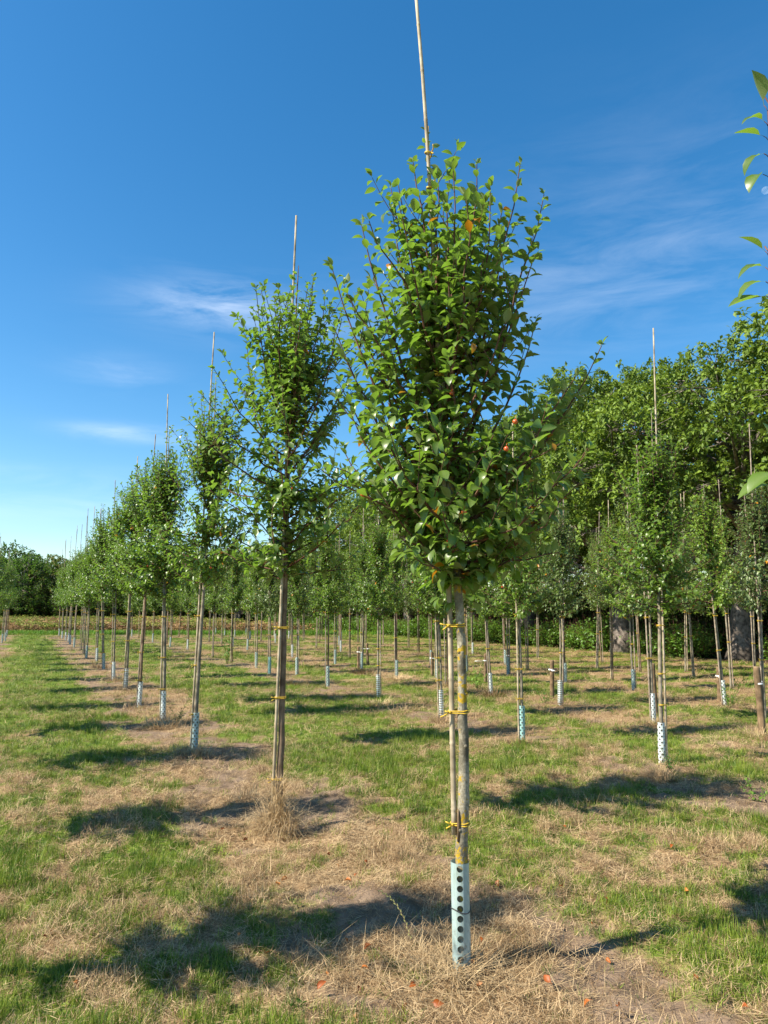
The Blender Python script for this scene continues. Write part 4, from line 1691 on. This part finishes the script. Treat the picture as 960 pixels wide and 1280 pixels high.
# ------------------------------------------------------------------ woodland
def blob_tree(seed, height, rx, zc, rz_, nblob, ncl, nleaf, lsize, mat, r0, zfork, bsize=(0.95, 1.6), down=-0.35, bark='oak_bark', low=0.0):
    """tapered trunk, limbs to every foliage mass, leaves in clusters on the masses"""
    rng = np.random.default_rng(seed)
    tw = MB()
    zs = np.linspace(-.1, zc + rz_ * .55, 14)
    a = rng.uniform(0, 6.28)
    ax = np.stack([.25 * np.sin(zs * .35 + a) - .25 * math.sin(a), .2 * np.cos(zs * .4 + a) - .2 * math.cos(a), zs], -1)
    R = np.interp(zs, [-.1, .35, zfork, zs[-1]], [r0 * 1.55, r0, r0 * .8, .05])
    V, fs = tube(ax, R, 12)
    # buttressed, uneven bark outline
    V = V + rng.normal(0, r0 * .03, V.shape)
    tmb = MB()
    tmb.add(V, fs)
    blobs = []
    tries = 0
    while len(blobs) < nblob and tries < 4000:
        tries += 1
        v = unit(rng.normal(0, 1, 3))
        if v[2] < down:
            continue
        rad = rng.uniform(.55, 1.0) ** .6
        c = np.array([v[0] * rx * rad, v[1] * rx * rad, zc + v[2] * rz_ * rad])
        c[:2] *= 1 + .12 * math.sin(3 * math.atan2(v[1], v[0]) + seed)
        s = rng.uniform(*bsize)
        if all(np.linalg.norm(c - b[0]) > .70 * (s + b[1]) for b in blobs):
            blobs.append((c, s))
    LP, LD, LN, LS, LT, LY = [], [], [], [], [], []
    for c, s in blobs:
        z0 = max(zfork * .85, min(c[2] - 1.0 - rng.uniform(0, 1.6), zs[-1] - .3))
        p0 = np.array([np.interp(z0, zs, ax[:, i]) for i in range(3)])
        mid = p0 + (c - p0) * np.array([.5, .5, .32]) + rng.normal(0, .18, 3)
        P = bez(p0, mid, c, 8)
        V, fs = tube(P, np.linspace(.075 + .012 * np.linalg.norm(c - p0) * .5, .02, 8) * (r0 / .35), 5, False)
        tmb_l.append((V, fs)) if False else tw.add(V, fs)
        tb = rng.uniform(.3, .7)
        for k in range(int(ncl * s * s)):
            v = unit(rng.normal(0, 1, 3))
            if v[2] < -.45 and rng.random() < .75:
                continue
            q = c + v * s * np.array([1.12, 1.12, .60]) * rng.uniform(.72, 1.08) * (1 + .16 * math.sin(5 * v[0] + 7 * v[1] + 3 * seed))
            if k % 6 == 0:
                V, fs = tube([c + (q - c) * .1, (c + q) / 2 + rng.normal(0, .05, 3), q], [.018, .011, .005], 3, False)
                tw.add(V, fs)
            o = unit(v + rng.normal(0, .35, 3))
            for j in range(nleaf):
                d = unit(o * .55 + rng.normal(0, .75, 3) - UP * .1)
                LP.append(q + rng.normal(0, .06, 3))
                LD.append(d)
                LN.append(UP * .8 + o * .6 + rng.normal(0, .35, 3))
                LS.append(lsize * rng.uniform(.65, 1.2))
                LT.append(np.clip(rng.normal(tb, .22), 0, 1))
                LY.append(0.0)
    mb = MB()
    add_leaves(mb, np.array(LP), np.array(LD), np.array(LN), np.array(LS), np.array(LT), np.array(LY), 0, rng)
    return dict(trunk=tmb.mesh('trunk', M[bark]), branches=tw.mesh('branches', M[bark]), crown=mb.mesh('crown', mat), n=len(LP))


tmb_l = []
OAK = [blob_tree(101, 11, 5.4, 6.2, 4.1, 50, 62, 15, .175, M['oak_leaf'], .40, 2.6, down=-.5),
       blob_tree(102, 11, 5.0, 6.0, 4.0, 46, 62, 15, .175, M['oak_leaf'], .36, 2.4, down=-.5),
       blob_tree(103, 11, 4.6, 6.3, 4.4, 44, 62, 15, .175, M['oak_leaf'], .33, 2.6, down=-.55)]
WOOD = [blob_tree(111, 9, 3.6, 4.6, 4.2, 62, 26, 9, .32, M['wood_leaf'], .22, 1.6, down=-.8),
        blob_tree(112, 9, 3.2, 4.6, 4.2, 62, 26, 9, .32, M['wood_leaf_y'], .2, 1.6, down=-.7),
        blob_tree(113, 9, 3.9, 4.6, 4.2, 62, 26, 9, .32, M['wood_leaf'], .24, 1.5, down=-.85)]
print('oak', [o['n'] for o in OAK], 'wood', [o['n'] for o in WOOD])


def put_tree(name, v, x, y, sc, rz, label, group, zsc=1.0):
    root = thing(name, label, 'tree', (x, y, float(hgt(x, y)) - .05), group)
    root.rotation_euler = (0, 0, rz)
    root.scale = (sc, sc, sc * zsc)
    for k in ('trunk', 'branches', 'crown'):
        link(k, v[k], root)
    return root


GO = 'tall oaks along the wood edge'
ox, oy = bxy(928, 824)
put_tree('oak_tree', OAK[0], ox, oy, .95, .4, 'tall oak whose thick pale trunk shows low at the right edge', GO)
put_tree('oak_tree', OAK[1], 8.6, 26.0, 1.0, 2.2, 'tall oak behind the broad apple tree, its trunk in shade', GO)
put_tree('oak_tree', OAK[2], *nt(21.5, 9.2), 1.12, 4.0, 'tallest oak crown rising at the upper right edge', GO)
rest = 'tall oak of the wood edge half hidden behind the apple trees'
for i, (n, t) in enumerate([(20.8, 26.5), (21.5, 32), (21, 38), (22, 44.5)]):
    put_tree('oak_tree', OAK[i % 3], *nt(n, t), [.98, .98, .95, .9][i], i * 1.9 + 1, rest, 'half hidden oaks of the wood edge')
for i, (n, t) in enumerate([(27, 5), (27, 12), (28, 19), (27, 26), (28, 33), (28, 41)]):
    put_tree('oak_tree', OAK[(i + 1) % 3], *nt(n, t), [.95, 1.0, .9, .95, .95, .9][i], i * 2.3, 'oak standing deeper in the wood behind the first oaks', 'oaks deeper in the wood')
for i, (n, t, s) in enumerate([(21, 51, .8), (22, 57, .72), (21, 63, .7), (22, 69, .7), (21, 76, .75), (23, 84, .8), (21, 92, .85), (26, 60, .75), (27, 72, .8)]):
    put_tree('woodland_tree', WOOD[i % 3], *nt(n, t), s, i * 1.7, 'lower tree far along the wood edge behind the nursery', 'far trees along the wood edge')
for i in range(44):
    x = -78 + (i % 22) * 3.6 + random.uniform(-.8, .8) + (1.8 if i > 21 else 0)
    y = 92 + random.uniform(-3, 3) + (7 if i > 21 else 0)
    k = random.choice([0, 2, 0, 2, 1])
    put_tree('woodland_tree', WOOD[k], x, y, random.uniform(.88, 1.08), random.uniform(0, 6.28),
             'yellowing tree in the far dark wood at the left' if k == 1 else 'dark green tree in the far wood at the left',
             'yellowing trees of the far left wood' if k == 1 else 'dark trees of the far left wood', 1.0)


def shrub_var(seed, rx, h, n, size, mat):
    rng = np.random.default_rng(seed)
    tw = MB()
    LP, LD, LN, LS, LT = [], [], [], [], []
    for k in range(n):
        a = rng.uniform(0, 6.28)
        r = rx * math.sqrt(rng.random())
        top = h * (1 - .45 * (r / rx) ** 2) * rng.uniform(.6, 1.1)
        b = np.array([r * .5 * math.cos(a), r * .5 * math.sin(a), 0])
        tip = np.array([r * math.cos(a), r * math.sin(a), top])
        P = bez(b, (b + tip) / 2 + rng.normal(0, .08, 3), tip, 5)
        V, fs = tube(P, np.linspace(.012, .003, 5), 3, False)
        tw.add(V, fs)
        tb = rng.uniform(.25, .75)
        for j in range(22):
            f = rng.uniform(.15, 1)
            p = P[min(int(f * 4), 3)] + rng.normal(0, .09, 3)
            p[2] = max(p[2], .03)
            a2 = rng.uniform(0, 6.28)
            LP.append(p)
            LD.append(np.array([math.cos(a2), math.sin(a2), rng.normal(.1, .4)]))
            LN.append(UP + rng.normal(0, .4, 3))
            LS.append(size * rng.uniform(.6, 1.2))
            LT.append(np.clip(rng.normal(tb, .2), 0, 1))
    mb = MB()
    add_leaves(mb, np.array(LP), np.array(LD), np.array(LN), np.array(LS), np.array(LT), np.zeros(len(LP)), 0, rng)
    return tw.mesh('stems', M['twig']), mb.mesh('foliage', mat)


SHR = [shrub_var(1, 1.1, 1.15, 150, .13, M['shrub_leaf']), shrub_var(2, 1.3, 1.4, 170, .14, M['shrub_leaf']), shrub_var(3, 1.6, 3.2, 230, .19, M['wood_leaf'])]
i = 0
t = 8.0
while t < 60:
    for n, k, sc in ((19.9, i % 2, 1.0), (24.2, 2, 1.15)):
        x, y = nt(n + random.uniform(-.25, .35), t + random.uniform(-.3, .3))
        if (x - ox) ** 2 + (y - oy) ** 2 < 1.6 and k < 2:
            continue
        s = random.uniform(.8, 1.15) * sc
        near = k < 2
        root = thing('shrub', 'bright low shrub in the hedge under the oaks' if near else 'tall dark bush in the shade behind the oak trunks', 'shrub', (x, y, float(hgt(x, y)) - .02),
                     'low shrubs under the oaks' if near else 'dark bushes behind the oak trunks')
        root.rotation_euler = (0, 0, random.uniform(0, 6.28))
        root.scale = (s, s, s * random.uniform(.85, 1.15))
        link('stems', SHR[k][0], root)
        link('foliage', SHR[k][1], root)
    i += 1
    t += 1.75


for i in range(24):
    x, y = -78 + i * 3.5 + random.uniform(-.6, .6), 89 + random.uniform(-.6, .6)
    root = thing('shrub', 'dark bush under the trees of the far left wood', 'shrub', (x, y, float(hgt(x, y)) - .02), 'dark bushes of the far left wood')
    s = random.uniform(1.15, 1.5)
    root.scale = (s * 1.3, s * 1.3, s)
    root.rotation_euler = (0, 0, random.uniform(0, 6.28))
    link('stems', SHR[2][0], root)
    link('foliage', SHR[2][1], root)


# crop field beyond the far end of the rows
def crop_field():
    protos = []
    for v in range(6):
        rng = np.random.default_rng(200 + v)
        mb = MB()
        br = v < 4
        n = 46
        P = np.stack([rng.normal(0, .22, n), rng.normal(0, .22, n), rng.uniform(.05, .75, n) if br else rng.uniform(.55, .95, n)], -1)
        a = rng.uniform(0, 6.28, n)
        D = np.stack([np.cos(a), np.sin(a), rng.normal(-.2, .4, n)], -1)
        add_leaves(mb, P, D, UP + rng.normal(0, .5, (n, 3)), rng.uniform(.12, .26, n), rng.random(n), np.zeros(n), 0, rng)
        for k in range(6):
            p = np.array([rng.normal(0, .1), rng.normal(0, .1), -.02])
            V, fs = tube([p, p + np.array([rng.normal(0, .06), rng.normal(0, .06), .4]), p + np.array([rng.normal(0, .12), rng.normal(0, .12), .8])], .012, 3)
            mb.add(V, fs)
        protos.append(mb.mesh('crop_clump', M['crop_brown'] if br else M['crop_green']))
    # lush uncut strip in front of the crop
    lush = []
    for v in range(4):
        mb = MB()
        for k in range(30):
            blade(mb, (random.gauss(0, .14), random.gauss(0, .14), -.01), random.uniform(0, 6.28), random.uniform(.14, .30), .022, random.uniform(.05, .5), random.uniform(.1, .9), 3)
        lush.append(mb.mesh('lush_clump', M['lush']))
    q = [(xx + random.uniform(-.2, .2), yy + random.uniform(-.2, .2)) for yy in np.arange(43.2, 46.8, .36) for xx in np.arange(-45, 3, .36)]
    q = np.array([(a, b, float(hgt(a, b))) for a, b in q])
    n = len(q)
    sl_ = RNG.uniform(.7, 1.2, n)
    scatter('grass_strip', q, np.stack([np.zeros(n), np.zeros(n), RNG.uniform(0, 6.28, n)], -1), np.stack([sl_, sl_, sl_], -1), RNG.integers(0, 4, n), lush,
            'bright lush uncut grass strip between the tree rows and the brown crop', 'grass')
    pts, idx = [], []
    for yy in np.arange(47.5, 90, 1.6):
        for xx in np.arange(-75, 12, .62):
            n = xx * UY - yy * UX
            if n > 17.5:
                continue
            pts.append((xx + random.gauss(0, .08), yy + random.gauss(0, .12), float(hgt(xx, yy))))
            idx.append(random.randrange(4))
            if random.random() < .34:
                pts.append((xx + random.gauss(0, .2), yy + random.gauss(0, .12), float(hgt(xx, yy))))
                idx.append(random.randrange(4, 6))
    pts = np.array(pts)
    n = len(pts)
    s = RNG.uniform(.85, 1.25, n)
    scatter('crop_field', pts, np.stack([np.zeros(n), np.zeros(n), RNG.uniform(0, 6.28, n)], -1), np.stack([s, s, s * RNG.uniform(.5, .72, n)], -1), idx, protos,
            'brown and yellow-green rows of a low crop at the far end of the path', 'crop')


crop_field()

# ------------------------------------------------------------------ moon, faint in the day sky
mm, N, L, out = new_mat('moon_surface')
tr = N.new('ShaderNodeBsdfTransparent')
df = N.new('ShaderNodeBsdfDiffuse')
df.inputs[0].default_value = (.06, .06, .058, 1)
ad = N.new('ShaderNodeAddShader')
L.new(tr.outputs[0], ad.inputs[0])
L.new(df.outputs[0], ad.inputs[1])
L.new(ad.outputs[0], out.inputs[0])
mbm = MB()
ph = np.linspace(-math.pi / 2, math.pi / 2, 25)
V, fs = tube([(0, 0, math.sin(a) * 12) for a in ph], np.maximum(np.cos(ph) * 12, .01), 32)
mbm.add(V, fs)
d = ray(957, 238)
mo = link('moon', mbm.mesh('moon', mm), None, tuple(np.array([0, 0, H]) + unit(d) * 2800))
tag(mo, 'faint half moon in the blue sky at the right edge', 'moon', kind='structure')

# ------------------------------------------------------------------ light and sky
SUN_EL = math.radians(44)
to_sun = Vector((-0.945 * math.cos(SUN_EL), -0.33 * math.cos(SUN_EL), math.sin(SUN_EL)))
sl = bpy.data.lights.new('sun', 'SUN')
sl.energy = 5.0
sl.angle = math.radians(.55)
sl.color = (1.0, .92, .78)
so = bpy.data.objects.new('sun', sl)
so.rotation_euler = to_sun.to_track_quat('Z', 'Y').to_euler()
COL.objects.link(so)

w = bpy.data.worlds.new('World')
SC.world = w
w.use_nodes = True
N = w.node_tree.nodes
L = w.node_tree.links
N.clear()
wo = N.new('ShaderNodeOutputWorld')
bg = N.new('ShaderNodeBackground')
sky = N.new('ShaderNodeTexSky')
sky.sky_type = 'NISHITA'
sky.sun_disc = False
sky.sun_elevation = SUN_EL
sky.sun_rotation = math.atan2(-.945, -.33)
sky.air_density = 1.0
sky.dust_density = 0.4
sky.ozone_density = 2.2
bg.inputs['Strength'].default_value = .081
hs = N.new('ShaderNodeHueSaturation')
hs.inputs['Saturation'].default_value = 1.36
hs.inputs['Hue'].default_value = .495
hs.inputs['Value'].default_value = 1.2
L.new(sky.outputs[0], hs.inputs['Color'])
# thin cirrus, laid out on the sky dome by direction
tc = N.new('ShaderNodeTexCoord')


def vmath(op, a, b=None):
    n = N.new('ShaderNodeVectorMath')
    n.operation = op
    for s, v in zip(n.inputs, (a, b)):
        if v is None:
            continue
        if hasattr(v, 'links'):
            L.new(v, s)
        else:
            s.default_value = v
    return n


def fmath(op, a, b=None, c=None, clamp=False):
    n = N.new('ShaderNodeMath')
    n.operation = op
    n.use_clamp = clamp
    for s, v in zip(n.inputs, (a, b, c)):
        if v is None:
            continue
        if hasattr(v, 'links'):
            L.new(v, s)
        else:
            s.default_value = v
    return n.outputs[0]


mp = N.new('ShaderNodeMapping')
mp.inputs['Rotation'].default_value = (0, math.radians(-9), math.radians(12))
mp.inputs['Scale'].default_value = (1.6, 1.6, 8.0)
L.new(tc.outputs['Generated'], mp.inputs[0])
cn = N.new('ShaderNodeTexNoise')
cn.inputs['Scale'].default_value = 3.2
cn.inputs['Detail'].default_value = 9
cn.inputs['Roughness'].default_value = .62
cn.inputs['Distortion'].default_value = .5
L.new(mp.outputs[0], cn.inputs[0])
cloud = None
for (px, py, rx, rz, amp) in ((275, 376, .085, .032, .5), (165, 543, .07, .011, .6), (340, 395, .16, .03, .18), (860, 230, .22, .10, .09), (800, 310, .3, .06, .10), (720, 390, .30, .06, .14),
                              (150, 465, .06, .02, .22), (30, 600, .3, .02, .2), (160, 640, .4, .02, .18)):
    u = unit(ray(px, py))
    # tangent frame of that direction
    right = unit(np.cross(u, UP))
    upv = np.cross(right, u)
    dx = vmath('DOT_PRODUCT', tc.outputs['Generated'], tuple(right)).outputs['Value']
    dz = vmath('DOT_PRODUCT', tc.outputs['Generated'], tuple(upv)).outputs['Value']
    ff = vmath('DOT_PRODUCT', tc.outputs['Generated'], tuple(u)).outputs['Value']
    e = fmath('ADD', fmath('POWER', fmath('ABSOLUTE', fmath('DIVIDE', dx, rx)), 2.0), fmath('POWER', fmath('ABSOLUTE', fmath('DIVIDE', dz, rz)), 2.0))
    g = fmath('MULTIPLY', fmath('EXPONENT', fmath('MULTIPLY', e, -1.0)), amp)
    g = fmath('MULTIPLY', g, fmath('GREATER_THAN', ff, 0.0))
    cloud = g if cloud is None else fmath('ADD', cloud, g)
cr = N.new('ShaderNodeMapRange')
cr.inputs[1].default_value = .40
cr.inputs[2].default_value = .95
L.new(cn.outputs[0], cr.inputs[0])
cf = fmath('MULTIPLY', cr.outputs[0], cloud, clamp=True)
mx = N.new('ShaderNodeMix')
mx.data_type = 'RGBA'
L.new(cf, mx.inputs[0])
L.new(hs.outputs[0], mx.inputs[6])
mx.inputs[7].default_value = (9.0, 9.4, 10.0, 1)
L.new(mx.outputs[2], bg.inputs[0])
L.new(bg.outputs[0], wo.inputs[0])

# ------------------------------------------------------------------ render settings
SC.render.engine = 'CYCLES'
SC.cycles.max_bounces = 6
SC.cycles.diffuse_bounces = 3
SC.cycles.transmission_bounces = 3
SC.cycles.transparent_max_bounces = 8
SC.view_settings.view_transform = 'Standard'
SC.view_settings.look = 'None'
SC.view_settings.exposure = 1.06
SC.view_settings.gamma = 1
